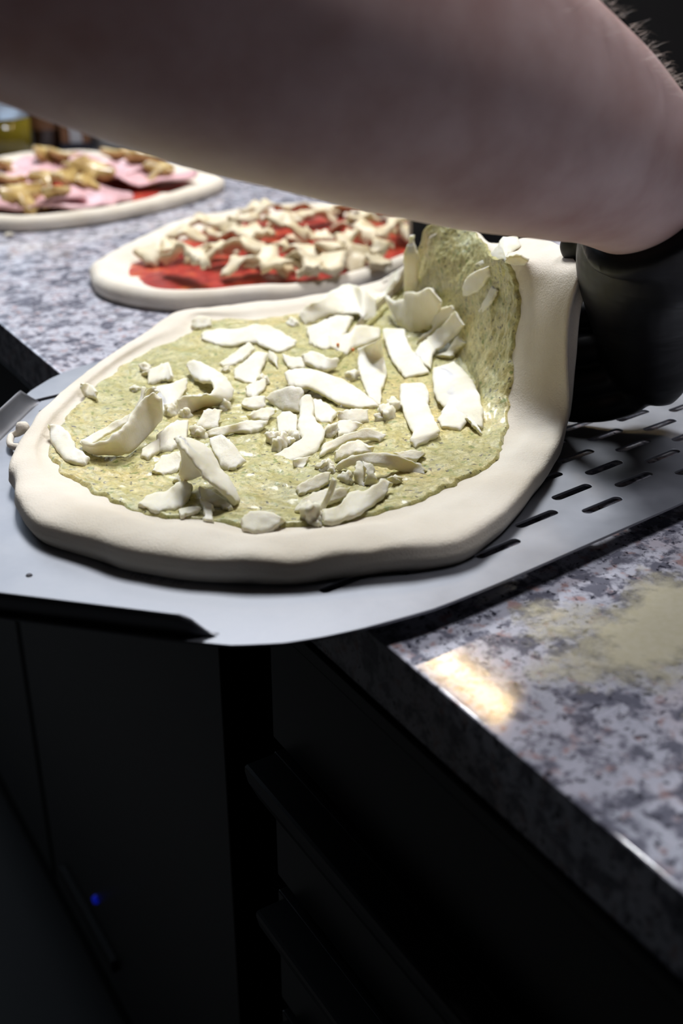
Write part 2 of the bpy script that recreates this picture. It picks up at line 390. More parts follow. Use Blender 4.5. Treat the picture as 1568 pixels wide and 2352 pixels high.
tmp = bpy.data.objects.new('tmp_text', tcv); col.objects.link(tmp)
me = bpy.data.meshes.new_from_object(tmp.evaluated_get(bpy.context.evaluated_depsgraph_get())); bpy.data.objects.remove(tmp)
me.name = 'stamped_number'; me.materials.clear(); me.materials.append(M['stamp'])
st = bpy.data.objects.new('stamped_number', me); col.objects.link(st); st.parent = peel
st.location = (-0.0262, 0.4318, 0.0001); st.rotation_euler = (0, 0, math.radians(-57))

# ------------------------------------------------------------------ main pizza surface
ZP = PT
A3 = lambda v: np.array(v, dtype=float)
def front(x, y): return A3(pz(x, y, ZP+0.004))
def back(x, y, z=0.015): return A3(pz(x, y, ZP+z))
st_ = []      # station: O, S, N, M , lifted
CEN = A3(pz(660, 955, ZP+0.0075))
def flat(o, s):
    S = A3(pz(*s, ZP+0.0098)); O = o.copy(); O[2] = CTZ+ZP+0.0065
    N = S+(CEN-S)*0.22; N[2] = CTZ+ZP+0.0080; Mm = S+(CEN-S)*0.55; Mm[2] = CTZ+ZP+0.0075
    K = S+(O-S)*0.42; K[2] = CTZ+ZP+0.0142; Hh = S+(O-S)*0.90; Hh[2] = CTZ+ZP+0.0138
    st_.append([CEN, Mm, N, S, K, Hh, O])
def far(o, s):
    O = back(*o); dirn = O-CEN; dirn[2] = 0; dirn /= np.linalg.norm(dirn); flat(O+dirn*0.006, s)
def lifted(o, s, n, mpt, kk=0.003):
    O = A3(pd(*o)); S = A3(pd(*s)); N = A3(pd(*n)); Mm = A3(pz(*mpt, ZP+0.0075))
    tc = A3(CAM)-S; tc /= np.linalg.norm(tc)
    st_.append([CEN, Mm, N, S, S+(O-S)*0.45+tc*kk, S+(O-S)*0.9+tc*kk*0.6, O])
for o, s in [((33, 1130), (112, 1040)), ((45, 1190), (135, 1085)), ((85, 1233), (185, 1118)), ((180, 1266), (240, 1147)), ((300, 1302), (330, 1182)),
             ((440, 1324), (450, 1195)), ((580, 1331), (560, 1217)), ((700, 1330), (680, 1210)), ((840, 1312), (800, 1200)), ((980, 1297), (920, 1172)),
             ((1092, 1268), (1010, 1135)), ((1180, 1195), (1090, 1092)), ((1250, 1108), (1143, 1045))]:
    flat(front(*o), s)
flat(front(1290, 1040), (1166, 995))
lifted((1308, 940, .626), (1172, 930, .650), (1110, 930, .664), (1060, 950))
lifted((1304, 820, .617), (1182, 840, .655), (1110, 850, .690), (1040, 880))
lifted((1308, 720, .610), (1190, 750, .652), (1110, 770, .700), (1000, 820))
lifted((1326, 640, .605), (1198, 680, .649), (1120, 700, .696), (970, 780))
lifted((1322, 606, .615), (1186, 628, .649), (1125, 655, .692), (945, 765), 0.0015)
lifted((1282, 566, .655), (1165, 600, .648), (1110, 645, .702), (935, 752), 0.0)
lifted((1225, 547, .684), (1135, 585, .678), (1085, 640, .722), (925, 744), 0.0)
lifted((1140, 560, .755), (1110, 556, .722), (1060, 635, .742), (918, 738), 0.0)
lifted((1095, 575, .795), (1085, 528, .747), (1035, 618, .758), (910, 731), 0.0)
lifted((1040, 565, .820), (1038, 508, .768), (1005, 600, .778), (900, 724), 0.0)
lifted((985, 580, .842), (980, 526, .802), (975, 605, .812), (890, 718), 0.0)
lifted((925, 612, .880), (935, 650, .850), (925, 672, .868), (880, 712), 0.002)
for o, s in [((850, 648), (880, 690)), ((700, 680), (745, 712)), ((540, 697), (600, 735)), ((412, 714), (465, 738)), ((375, 735), (430, 768)), ((290, 797), (340, 805)),
             ((200, 860), (265, 853)), ((120, 932), (205, 903)), ((72, 990), (150, 960)), ((42, 1058), (120, 1005))]:
    far(o, s)
NS = len(st_); NC = 300
ctrl = np.array(st_)                                   # NS x 7 x 3
cols = np.array([[catmull_loop(ctrl[:, r], c/NC) for r in range(7)] for c in range(NC)])   # NC x 7 x 3
RSAMP = np.concatenate([np.linspace(0, 3, 37)[1:], 3+np.linspace(0, 3, 17)[1:]])
NRG = len(RSAMP)
T = np.array([[catmull(cols[c], r/6.0) for r in RSAMP] for c in range(NC)])     # NC x NRG x 3
# keep the centre smooth, relax the inner field
ns = int(np.sum(RSAMP <= 3.0))
for it in range(14):
    nb = 0.25*(np.roll(T, 1, 0)[:, 1:ns-1]+np.roll(T, -1, 0)[:, 1:ns-1]+T[:, 0:ns-2]+T[:, 2:ns])
    T[:, 1:ns-1] = T[:, 1:ns-1]*0.5+nb*0.5
# light lumpiness
for c in range(NC):
    for r in range(NRG):
        p = T[c, r]; rv_ = RSAMP[r]
        a = 0.0015 if rv_ > 3.1 else 0.0004
        T[c, r, 2] += a*nz(p, 38, 1)+0.0004*nz(p, 130, 2)
        if rv_ > 5.0:
            rad = p-CEN; rad[2] = 0; rad /= np.linalg.norm(rad)
            T[c, r] += rad*0.0012*nz((p[0], p[1], 0), 45, 4)
def grid_normals(G):
    du_ = np.roll(G, -1, 0)-np.roll(G, 1, 0); dv = np.gradient(G, axis=1)
    n = np.cross(dv, du_); n /= (np.linalg.norm(n, axis=2, keepdims=True)+1e-12)
    s = np.sign((n*(A3(CAM)-G)).sum(2)).mean()
    return n*(1 if n[:, :ns, 2].mean() > 0 else -1)
TN = grid_normals(T)
tk = np.interp(RSAMP, [0, 2.9, 3, 4, 5, 5.7, 6], [.0075, .008, .0095, .013, .0125, .008, .003])
Bt = T-TN*tk[None, :, None]
Bt[:, :, 2] = np.maximum(Bt[:, :, 2], CTZ+ZP+0.0002)
fl = T[:, :, 2] < CTZ+ZP+0.017
Bt[:, :, 2] = np.where(fl & (Bt[:, :, 2] < CTZ+ZP+0.008), CTZ+ZP+0.0002, Bt[:, :, 2])
pizza = empty('pesto_pizza', (float(CEN[0]), float(CEN[1]), CTZ+ZP))
tag(pizza, 'raw pizza with green pesto cream, lifted at one side by a gloved hand', 'pizza')
off = A3(pizza.location)
vs = [CEN-off]; fs = []
for c in range(NC):
    for r in range(NRG): vs.append(T[c, r]-off)
nb0 = len(vs)
bR = list(range(NRG-1, 0, -2))
for c in range(NC):
    for r in bR: vs.append(Bt[c, r]-off)
vs.append(A3((CEN[0], CEN[1], CTZ+ZP+0.0002))-off); last = len(vs)-1
I = lambda c, r: 1+(c % NC)*NRG+r
J = lambda c, k: nb0+(c % NC)*len(bR)+k
for c in range(NC):
    fs.append((0, I(c, 0), I(c+1, 0)))
    for r in range(NRG-1): fs.append((I(c, r), I(c, r+1), I(c+1, r+1), I(c+1, r)))
    fs.append((I(c, NRG-1), J(c, 0), J(c+1, 0), I(c+1, NRG-1)))
    for k in range(len(bR)-1): fs.append((J(c, k), J(c, k+1), J(c+1, k+1), J(c+1, k)))
    fs.append((J(c, len(bR)-1), last, J(c+1, len(bR)-1)))
dough = obj_pts('dough_base', vs, fs, M['dough'], pizza)
bm = bmesh.new(); bm.from_mesh(dough.data); bmesh.ops.recalc_face_normals(bm, faces=bm.faces); bm.to_mesh(dough.data); bm.free()
# sauce layer
NC2, NR2 = 420, 110
def Tat(cf, rv_):
    c0 = int(cf) % NC; u = cf-int(cf)
    rr_ = np.interp(rv_, RSAMP, np.arange(NRG)); r0 = int(min(rr_, NRG-2)); w = rr_-r0
    f = lambda G: (G[c0, r0]*(1-w)+G[c0, r0+1]*w)*(1-u)+(G[(c0+1) % NC, r0]*(1-w)+G[(c0+1) % NC, r0+1]*w)*u
    return f(T), f(TN)
svs = [CEN+A3((0, 0, 0.0015))-off]; sfs = []
for c in range(NC2):
    cf = c*NC/NC2; ang = 2*math.pi*c/NC2
    pe, _ = Tat(cf, 3.0)
    edge = 3.0+0.16*nz(pe, 60, 11)+0.10*nz(pe, 160, 12)
    for r in range(1, NR2+1):
        t = r/NR2; t = 1-(1-t)**1.15
        rv_ = RSAMP[0]+(edge-RSAMP[0])*t
        p, n = Tat(cf, rv_)
        e = min(1.0, (1-t)/0.025)
        hgt = 0.0016*math.sqrt(e)-0.0007*(1-e)
        hgt += e*(0.0011*nz(p, 70, 21)+0.0008*nz(p, 170, 22)+0.0006*nz(p, 420, 23)+0.0013*max(0, nz(p, 120, 24)-0.25))
        svs.append(p+n*hgt-off)
for c in range(NC2):
    a, b2 = 1+c*NR2, 1+((c+1) % NC2)*NR2
    sfs.append((0, a, b2))
    for r in range(NR2-1): sfs.append((a+r, a+r+1, b2+r+1, b2+r))
sauce = obj_pts('pesto_cream', svs, sfs, M['pesto'], pizza)
bm = bmesh.new(); bm.from_mesh(sauce.data); bmesh.ops.recalc_face_normals(bm, faces=bm.faces)
if sum(f.normal.z for f in bm.faces) < 0: bmesh.ops.reverse_faces(bm, faces=bm.faces)
bm.to_mesh(sauce.data); bm.free()
# little dough curl hanging on the crust's edge
cp = [A3(pz(75, 1035, ZP+0.005)), A3(pz(45, 1028, ZP+0.004)), A3(pz(24, 1022, ZP+0.004)), A3(pz(26, 1002, ZP+0.004)), A3(pz(42, 994, ZP+0.006)), A3(pz(50, 984, ZP+0.008)), A3(pz(60, 980, ZP+0.008))]
rad = [.0022, .002, .002, .002, .0022, .004, .003]
secs = []
for i in range(25):
    t = i/24; p = catmull(cp, t)-off; q = catmull(cp, min(1, t+.02))-catmull(cp, max(0, t-.02)); q = Vector(q).normalized()
    s = q.cross(Vector((0, 0, 1))).normalized(); u = s.cross(q); r = float(np.interp(t*6, range(7), rad))*(1+0.15*nz(p, 400, 3))
    secs.append((Vector(p), s*r, u*r))
tv, tf = tube_mesh(secs, 12); obj_pts('dough_curl', tv, tf, M['dough'], pizza)

# ------------------------------------------------------------------ mozzarella on the pesto pizza
def bvh_of(objs):
    vs, fs = [], []
    for o in objs:
        k = len(vs); off_ = A3(o.parent.location)
        vs += [tuple(A3(v_.co)+off_) for v_ in o.data.vertices]; fs += [tuple(i+k for i in p.vertices) for p in o.data.polygons]
    return BVHTree.FromPolygons(vs, fs)
BV = bvh_of([dough, sauce])
def on_pizza(x, y, h):
    d_ = ray(x, y).normalized(); hit, nn, idx, dist = BV.ray_cast(CAM, d_)
    if hit is None: hit = pz(x, y, ZP+0.008)
    return A3(hit - d_*(h/max(0.33, -d_.z)))
def loft(A, B, th, seed, vs, fs, NU=16, NV=6, rag=0.0011):
    """sheet between the polylines A and B (world), thickness th behind the seen face"""
    A = [A3(p) for p in A]; B = [A3(p) for p in B]
    G = np.zeros((NU+1, NV+1, 3))
    for i in range(NU+1):
        a, b2 = catmull(A, i/NU), catmull(B, i/NU)
        for j in range(NV+1):
            G[i, j] = a+(b2-a)*(j/NV)
    gu = np.gradient(G, axis=0); gv = np.gradient(G, axis=1)
    n = np.cross(gu, gv); n /= np.linalg.norm(n, axis=2, keepdims=True)+1e-12
    s = np.sign((n*(A3(CAM)-G)).sum(2)); n = n*np.where(s == 0, 1, s)[:, :, None]
    n = n+np.roll(n, 1, 0)*0; nm = n.mean((0, 1)); n = n*0.6+nm*0.4; n /= np.linalg.norm(n, axis=2, keepdims=True)+1e-12
    k0 = len(vs); top = np.zeros((NU+1, NV+1), int); bot = np.zeros((NU+1, NV+1), int)
    Tp = G.copy(); Bp = G.copy()
    for i in range(NU+1):
        for j in range(NV+1):
            p = G[i, j]; e = (i in (0, NU)) or (j in (0, NV))
            w = 0.0005*nz(p, 160, seed)+0.0003*nz(p, 420, seed+3)
            q = p+n[i, j]*(w - (th*0.22 if e else 0))
            if e: q = q+A3((nz(p, 480, seed+5), nz(p, 480, seed+6), nz(p, 480, seed+7)))*rag
            Tp[i, j] = q; Bp[i, j] = q-n[i, j]*th*(0.62 if e else 1.0)
    for i in range(NU+1):
        for j in range(NV+1): top[i, j] = len(vs); vs.append(Tp[i, j])
    for i in range(NU+1):
        for j in range(NV+1): bot[i, j] = len(vs); vs.append(Bp[i, j])
    for i in range(NU):
        for j in range(NV):
            fs.append((top[i, j], top[i+1, j], top[i+1, j+1], top[i, j+1])); fs.append((bot[i, j], bot[i, j+1], bot[i+1, j+1], bot[i+1, j]))
    for i in range(NU):
        fs.append((top[i, 0], bot[i, 0], bot[i+1, 0], top[i+1, 0])); fs.append((top[i, NV], top[i+1, NV], bot[i+1, NV], bot[i, NV]))
    for j in range(NV):
        fs.append((top[0, j], top[0, j+1], bot[0, j+1], bot[0, j])); fs.append((top[NU, j], bot[NU, j], bot[NU, j+1], top[NU, j+1]))
CR = {'c1': (100, 800, 5.2267), 'c2': (300, 980, 5.2267), 'c3': (380, 700, 5.2267), 'c4': (600, 780, 5.2267), 'c5': (600, 980, 3.92),
      'c6': (660, 540, 5.2267), 'c7': (840, 640, 5.2267), 'c8': (900, 440, 3.5636), 'r1': (0, 600, 2.0), 'r2': (600, 480, 1.96)}
def P3(cr, p):
    ox, oy, s = CR[cr]; return on_pizza(ox+p[0]/s, oy+p[1]/s, p[2]*0.001)
SEED = [0]
def safe(cr, A, B):
    """points of a sheet; a ray that slips past the pizza's outline takes the sheet's own distance"""
    ox, oy, s = CR[cr]
    if A[0][2] < 1 and A[0][2] > 0.5 and B[0][2] < 1: return ([A3(pd(ox+p[0]/s, oy+p[1]/s, p[2])) for p in A], [A3(pd(ox+p[0]/s, oy+p[1]/s, p[2])) for p in B])
    W = [P3(cr, p) for p in list(A)+list(B)]
    dep = [float((p-A3(CAM))@A3(FW)) for p in W]; md_ = sorted(dep)[len(dep)//2-(len(dep) % 2 == 0)]
    ox, oy, s = CR[cr]
    for i, p in enumerate(list(A)+list(B)):
        if abs(dep[i]-md_) > 0.055: W[i] = A3(pd(ox+p[0]/s, oy+p[1]/s, md_))
    return W[:len(A)], W[len(A):]
def cheese(name, label, cr, *sheets, th=0.0032, group=None, rag=0.0015, raw=False):
    vs, fs = [], []
    if not raw: sheets = [tuple([[(q[0], q[1], q[2]*0.6+1.8) for q in pl] for pl in sh[:2]])+tuple(sh[2:]) for sh in sheets]
    for sh in sheets:
        SEED[0] += 1
        A, B = sh[0], sh[1]; t = sh[2] if len(sh) > 2 else th
        L = max(len(A), len(B))
        WA, WB = safe(cr, A, B)
        loft(WA, WB, t, SEED[0], vs, fs, NU=max(14, 5*L+4), NV=8, rag=rag)
    c = np.mean(vs, 0); lo = min(v_[2] for v_ in vs); c[2] = lo
    o = obj_pts(name, [v_-c for v_ in vs], fs, M['cheese'], subsurf=1); o.location = c
    bm = bmesh.new(); bm.from_mesh(o.data); bmesh.ops.recalc_face_normals(bm, faces=bm.faces); bm.to_mesh(o.data); bm.free()
    tag(o, label, 'cheese', group); return o
CG = 'mozzarella pieces on the pesto pizza'
def ch(label, cr, *sheets, **kw): return cheese(kw.pop('name', 'mozzarella_slice'), label, cr, *sheets, group=CG, **kw)

ch('smooth white mozzarella wedge at the very rim of the pesto', 'c1', ([(65, 905, 9), (200, 910, 9), (340, 1050, 7), (415, 1190, 5), (530, 1290, 4)], [(65, 1000, 3), (90, 1130, 2), (200, 1270, 1), (330, 1360, 0), (480, 1390, 0)]), th=.004)
ch('tall mozzarella slice folded into a narrow V beside the smooth rim wedge', 'c1',
   ([(430, 1130, 6), (600, 1180, 8), (800, 1110, 12), (960, 970, 16), (1080, 790, 20), (1200, 640, 24), (1320, 545, 28)], [(470, 1230, 0), (600, 1295, 0), (850, 1308, 0), (1050, 1270, 1), (1300, 1040, 5), (1440, 840, 12), (1400, 640, 24)]),
   ([(415, 1110, 4), (600, 1010, 6), (800, 900, 9), (1000, 800, 12), (1130, 640, 18), (1180, 440, 25)], [(520, 1190, 3), (640, 1100, 5), (850, 980, 7), (1010, 890, 10), (1130, 730, 16), (1240, 470, 24)], .002),
   ([(1240, 480, 24), (1300, 468, 26), (1390, 520, 25)], [(1150, 690, 16), (1230, 600, 18), (1310, 555, 22)], .002), raw=True)
ch('small white mozzarella chip lying on the bare dough rim', 'c1', ([(470, 425, 6), (560, 420, 6), (630, 510, 5)], [(440, 480, 2), (500, 560, 1), (600, 590, 0)]), name='mozzarella_chip', th=.003)
ch('pointed mozzarella chip with a shaded face beside the far rim', 'c1', ([(1260, 240, 4), (1400, 180, 8), (1500, 150, 10), (1535, 320, 5)], [(1240, 420, 0), (1330, 400, 0), (1420, 360, 1), (1500, 380, 1)]), name='mozzarella_chip', th=.003)
ch('blocky mozzarella chunk between the folded V slice and the big curl', 'r1', ([(690, 570, 7), (760, 555, 9), (865, 525, 9)], [(770, 700, 0), (800, 660, 1), (865, 580, 2)]), ([(690, 575, 6), (740, 600, 5), (770, 640, 3)], [(690, 600, 2), (720, 650, 1), (750, 700, 0)]), name='mozzarella_chunk', th=.004)
ch('steep ridge of mozzarella folded like a tent with a yellow shaded inside', 'c2',
   ([(560, 85, 28), (800, 150, 21), (970, 250, 16), (1090, 460, 10), (1240, 660, 5), (1335, 890, 0)], [(575, 130, 30), (680, 270, 28), (800, 420, 24), (930, 590, 18), (1100, 740, 12), (1290, 920, 2)]),
   ([(560, 110, 29), (640, 250, 26), (800, 430, 21), (880, 600, 14)], [(540, 240, 22), (600, 370, 16), (570, 560, 8), (620, 680, 3)]), raw=True)
ch('broad flat mozzarella flake at the foot of the tent shaped ridge', 'c2', ([(70, 920, 0), (230, 785, 4), (450, 730, 6), (600, 620, 8), (740, 680, 8)], [(150, 960, 0), (300, 1000, 0), (450, 990, 0), (620, 935, 0), (740, 790, 1)]), name='mozzarella_flake')
ch('rounded mozzarella flake leaning on the shaded side of the tent shaped ridge', 'c2', ([(270, 525, 1), (340, 360, 4), (520, 280, 7), (605, 340, 7)], [(330, 550, 0), (420, 545, 0), (520, 535, 0), (600, 460, 2)]), name='mozzarella_flake')
ch('mozzarella strip with a hooked leg under the tent shaped ridge', 'c2', ([(820, 680, 9), (920, 720, 8), (1080, 820, 6), (1240, 955, 2)], [(830, 840, 4), (900, 900, 3), (1050, 930, 2), (1190, 1000, 0)]), ([(820, 830, 6), (870, 970, 2), (880, 1090, 0)], [(1000, 930, 4), (990, 1010, 1), (1000, 1130, 0)]), name='mozzarella_strip')
ch('thin mozzarella sliver lying in the pesto by the hooked strip', 'c2', ([(550, 990, 1), (700, 940, 4), (820, 950, 4)], [(590, 1055, 0), (700, 1040, 0), (820, 1015, 0)]), name='mozzarella_chip')
ch('mozzarella curl with a ring marked top behind the tent shaped ridge', 'c2', ([(930, 120, 12), (1080, 80, 15), (1200, 160, 13), (1390, 395, 3)], [(970, 250, 8), (1040, 380, 4), (1130, 500, 0), (1280, 495, 0)]), name='mozzarella_curl')
ch('crumbly mozzarella mound between the folded V slice and the tent shaped ridge', 'r1', ([(735, 790, 9), (800, 725, 12), (870, 720, 11)], [(730, 870, 0), (790, 860, 0), (860, 830, 1)]), ([(645, 860, 3), (700, 820, 6), (735, 800, 7)], [(645, 892, 0), (690, 897, 0), (740, 875, 0)]), name='mozzarella_chunk', th=.005)
ch('crumbly oval mozzarella lump at the pesto edge below the tent shaped ridge', 'c5', ([(-190, 810, 3), (-100, 745, 8), (60, 735, 8), (200, 820, 3)], [(-170, 930, 0), (-60, 950, 0), (60, 935, 0), (180, 870, 0)]), name='mozzarella_chunk', th=.005)
ch('long wavy mozzarella strip along the far dough rim', 'c3', ([(430, 320, 4), (620, 270, 6), (860, 270, 8), (1080, 220, 12), (1270, 240, 11), (1420, 330, 6), (1560, 420, 4)], [(430, 400, 0), (600, 460, 0), (760, 480, 1), (1000, 440, 3), (1150, 470, 3), (1350, 545, 0), (1540, 495, 0)]), name='mozzarella_strip', th=.003)
ch('pale mozzarella nub on the dough rim behind the wavy strip', 'c3', ([(320, 160, 6), (430, 115, 8), (550, 150, 7)], [(290, 260, 0), (400, 280, 0), (560, 240, 1)]), name='mozzarella_chip', th=.004)
ch('short slanted mozzarella stick between the wavy strip and the big curl', 'c3', ([(660, 680, 2), (780, 590, 5), (900, 500, 8), (1010, 430, 9)], [(680, 735, 0), (820, 700, 0), (960, 630, 1), (1085, 510, 4)]), name='mozzarella_strip', th=.003)
ch('bent mozzarella sheet with a stubby ear beside the big curl', 'c3', ([(1080, 545, 7), (920, 680, 4), (830, 740, 2), (820, 860, 1)], [(1240, 560, 7), (1150, 750, 3), (1130, 860, 1), (1100, 960, 0)]), ([(1230, 540, 8), (1300, 560, 7), (1350, 620, 4)], [(1220, 650, 0), (1290, 700, 0), (1330, 745, 0)]))
ch('ragged mozzarella crumb cluster below the eared sheet', 'c3', ([(960, 960, 4), (1100, 900, 5), (1215, 870, 5)], [(960, 1080, 0), (1080, 1090, 0), (1215, 980, 0)]), name='mozzarella_chunk', th=.003)
ch('big C shaped mozzarella curl with a glowing yellow hollow', 'c3', ([(240, 690, 8), (330, 645, 10), (470, 690, 10), (650, 790, 9), (770, 890, 8), (830, 1030, 6), (780, 1170, 2), (600, 1235, 0), (450, 1250, 0), (280, 1315, 0), (115, 1305, 0)],
   [(265, 780, 5), (320, 870, 4), (420, 920, 6), (510, 900, 10), (570, 940, 13), (575, 1000, 13), (520, 1080, 13), (430, 1110, 12), (350, 1110, 11), (220, 1090, 10), (125, 1130, 7)]), name='mozzarella_curl', raw=True)
ch('square mozzarella chip standing below the big C shaped curl', 'c3', ([(460, 1250, 10), (560, 1230, 11), (680, 1240, 10)], [(350, 1475, 1), (480, 1480, 0), (630, 1460, 0)]), name='mozzarella_chip', th=.003)
ch('knobbly mozzarella strip running from the square chip to the cupped curl', 'c3', ([(480, 1500, 4), (720, 1440, 6), (820, 1420, 6), (1000, 1370, 8), (1230, 1370, 7)], [(520, 1570, 0), (700, 1570, 0), (820, 1530, 0), (1000, 1520, 0), (1170, 1480, 1)]), ([(985, 1330, 7), (1100, 1250, 9), (1250, 1210, 9), (1330, 1250, 7)], [(1000, 1390, 2), (1120, 1380, 3), (1230, 1360, 4), (1320, 1310, 4)]), name='mozzarella_strip', th=.0035)
ch('flat oval mozzarella chip tucked behind the cupped curl', 'c3', ([(940, 1110, 5), (1080, 1085, 6), (1190, 1090, 6)], [(905, 1195, 0), (1050, 1245, 0), (1200, 1230, 0)]), name='mozzarella_chip', th=.003)
ch('long thick bent mozzarella slab bridging over a shaded gap', 'c4', ([(275, 370, 13), (400, 325, 15), (600, 330, 15), (880, 410, 12), (1130, 540, 8), (1300, 670, 4), (1430, 790, 0)], [(310, 540, 5), (440, 560, 6), (580, 560, 8), (750, 640, 7), (900, 730, 5), (1100, 790, 2), (1290, 810, 0)]), th=.0035)
ch('rough topped mozzarella block behind the long bent slab', 'c4', ([(495, 170, 10), (620, 120, 12), (780, 190, 10), (945, 220, 8)], [(500, 270, 3), (640, 320, 2), (780, 370, 1), (910, 350, 0)]), ([(230, 160, 6), (380, 185, 6), (500, 200, 6)], [(260, 235, 0), (340, 335, 0), (520, 325, 0)]), name='mozzarella_chunk', th=.004)
ch('straight upright mozzarella strip between the slab and the U shaped strip', 'c4', ([(1135, 90, 9), (1160, 280, 7), (1190, 460, 4), (1270, 650, 1), (1400, 760, 0)], [(1415, 0, 10), (1485, 210, 8), (1500, 400, 5), (1460, 570, 2), (1435, 775, 0)]), name='mozzarella_strip')
ch('cupped mozzarella curl with a long trailing ragged tail', 'c4', ([(30, 700, 3), (150, 600, 8), (330, 550, 12), (500, 580, 13)], [(100, 780, 0), (190, 830, 0), (300, 850, 1), (440, 860, 2)]),
   ([(470, 680, 12), (460, 860, 8), (430, 1020, 6), (480, 1150, 5), (330, 1260, 4), (100, 1400, 0)], [(590, 640, 13), (638, 760, 10), (640, 930, 7), (765, 1085, 6), (640, 1340, 2), (250, 1470, 0)]),
   ([(390, 1440, 4), (390, 1535, 0)], [(600, 1380, 3), (500, 1555, 0)], .002), name='mozzarella_curl', raw=True)
ch('pale mozzarella flake in the gap under the long bent slab', 'c4', ([(620, 690, 6), (730, 710, 5), (910, 850, 3)], [(640, 930, 0), (720, 970, 0), (820, 985, 0)]), name='mozzarella_flake')
ch('double stepped mozzarella block beside the cupped curl', 'c4', ([(930, 860, 8), (1100, 810, 10), (1290, 820, 8)], [(900, 960, 1), (1090, 1000, 1), (1300, 965, 0)]), ([(870, 990, 5), (980, 930, 7), (1200, 1000, 6)], [(930, 1145, 0), (1040, 1140, 0), (1180, 1070, 0)]), name='mozzarella_chunk', th=.004)
ch('tapering mozzarella strip arched below the double stepped block', 'c4', ([(740, 1240, 4), (950, 1150, 7), (1150, 1080, 8), (1300, 1040, 9), (1510, 1140, 2)], [(700, 1390, 0), (900, 1290, 2), (1100, 1200, 3), (1250, 1190, 3), (1440, 1205, 0)]), name='mozzarella_strip', th=.003)
ch('rounded mozzarella slab resting on the arched strip with yellow legs', 'c4', ([(880, 1330, 7), (1000, 1230, 9), (1180, 1195, 9), (1290, 1300, 7)], [(900, 1455, 0), (1000, 1410, 1), (1150, 1360, 2), (1330, 1350, 3)]), th=.004)
ch('broken mozzarella clump inside the cupped curl', 'c4', ([(170, 900, 6), (290, 830, 8), (440, 890, 7)], [(200, 1140, 0), (290, 1115, 0), (430, 1115, 0)]), name='mozzarella_chunk', th=.004)
ch('arched mozzarella strip standing on two short yellow legs', 'c5', ([(665, 350, 4), (800, 265, 9), (980, 222, 12), (1180, 240, 10), (1400, 315, 5), (1495, 390, 1)], [(690, 405, 0), (850, 350, 5), (1000, 335, 8), (1160, 375, 4), (1280, 415, 0), (1460, 430, 0)]),
   ([(860, 320, 8), (820, 420, 4), (830, 500, 0)], [(960, 310, 8), (940, 420, 4), (920, 545, 0)], .002), ([(910, 305, 10), (940, 420, 6), (910, 535, 0)], [(1010, 330, 9), (1030, 450, 5), (1050, 525, 0)], .002), name='mozzarella_strip', th=.003, raw=True)
ch('shaded mozzarella flake behind the end of the arched strip', 'c5', ([(1180, 230, 3), (1350, 200, 6), (1500, 230, 3)], [(1250, 275, 0), (1400, 300, 0), (1450, 265, 0)]), name='mozzarella_flake')
ch('swooping mozzarella curl with a raised tip near the front rim', 'c5', ([(545, 730, 5), (700, 690, 6), (800, 570, 9), (960, 545, 10), (1110, 445, 11), (1155, 500, 8)], [(560, 840, 0), (640, 865, 0), (800, 805, 0), (930, 755, 0), (1080, 650, 1), (1160, 575, 3)]), name='mozzarella_curl', th=.0035)
ch('mozzarella flake behind the thin upright spike', 'c5', ([(380, 630, 6), (520, 560, 8), (680, 540, 8), (820, 540, 6)], [(280, 745, 0), (400, 775, 0), (560, 710, 1), (780, 630, 2)]), name='mozzarella_flake')
ch('thin upright mozzarella spike in front of the swooping curl', 'c5', ([(500, 740, 3), (580, 600, 9), (630, 450, 16)], [(560, 760, 2), (630, 620, 8), (670, 480, 15)]), name='mozzarella_spike', th=.002, rag=.0004, raw=True)
ch('ragged mozzarella chip between the arched strip and the oval lump', 'c5', ([(310, 530, 2), (470, 440, 6), (640, 390, 6)], [(340, 595, 0), (480, 575, 0), (600, 510, 0)]), name='mozzarella_chip', th=.003)
ch('humped mozzarella slice folded over a yellow hollow near the far rim', 'c6', ([(120, 960, 4), (190, 860, 9), (380, 760, 14), (620, 600, 19), (760, 570, 20), (900, 640, 17), (1065, 780, 9)], [(200, 1080, 0), (330, 1030, 3), (540, 940, 7), (700, 920, 8), (850, 930, 7), (930, 1010, 2), (1080, 1020, 0)]), raw=True)
ch('wide mozzarella block under the humped slice', 'c6', ([(220, 1080, 6), (400, 1020, 8), (580, 940, 9), (800, 950, 7)], [(260, 1290, 0), (380, 1335, 0), (520, 1335, 0), (700, 1180, 0)]), name='mozzarella_chunk', th=.004)
osl = ch('mozzarella slab with two orange sauce spots on its edge', 'c6', ([(480, 1190, 5), (720, 1160, 7), (860, 1060, 9), (1130, 1100, 7)], [(510, 1335, 0), (700, 1405, 0), (830, 1340, 0), (1120, 1220, 1)]), th=.004)
ch('white mozzarella strip laid along the rising far rim', 'c6', ([(940, 660, 3), (1120, 530, 4), (1340, 390, 5)], [(1060, 780, 0), (1160, 700, 0), (1290, 530, 0)]), name='mozzarella_strip')
ch('slim mozzarella strip standing on end against the pesto hump', 'c6', ([(1390, 690, .838), (1385, 480, .818), (1380, 280, .806), (1430, 120, .800)], [(1568, 690, .826), (1560, 450, .808), (1568, 280, .800), (1510, 110, .797)]), ([(1440, 210, .802), (1450, 60, .799), (1460, 10, .798)], [(1510, 210, .800), (1515, 60, .798), (1505, 5, .797)], .004), name='mozzarella_strip', raw=True)
ch('star shaped mozzarella piece with jagged upper points', 'c7', ([(200, 200, 14), (300, 260, 12), (430, 240, 12), (450, 160, 15), (600, 165, 14), (740, 120, 16), (880, 300, 11)], [(330, 480, 5), (400, 560, 2), (480, 640, 0), (560, 660, 0), (640, 650, 0), (740, 610, 1), (850, 470, 5)]), raw=True)
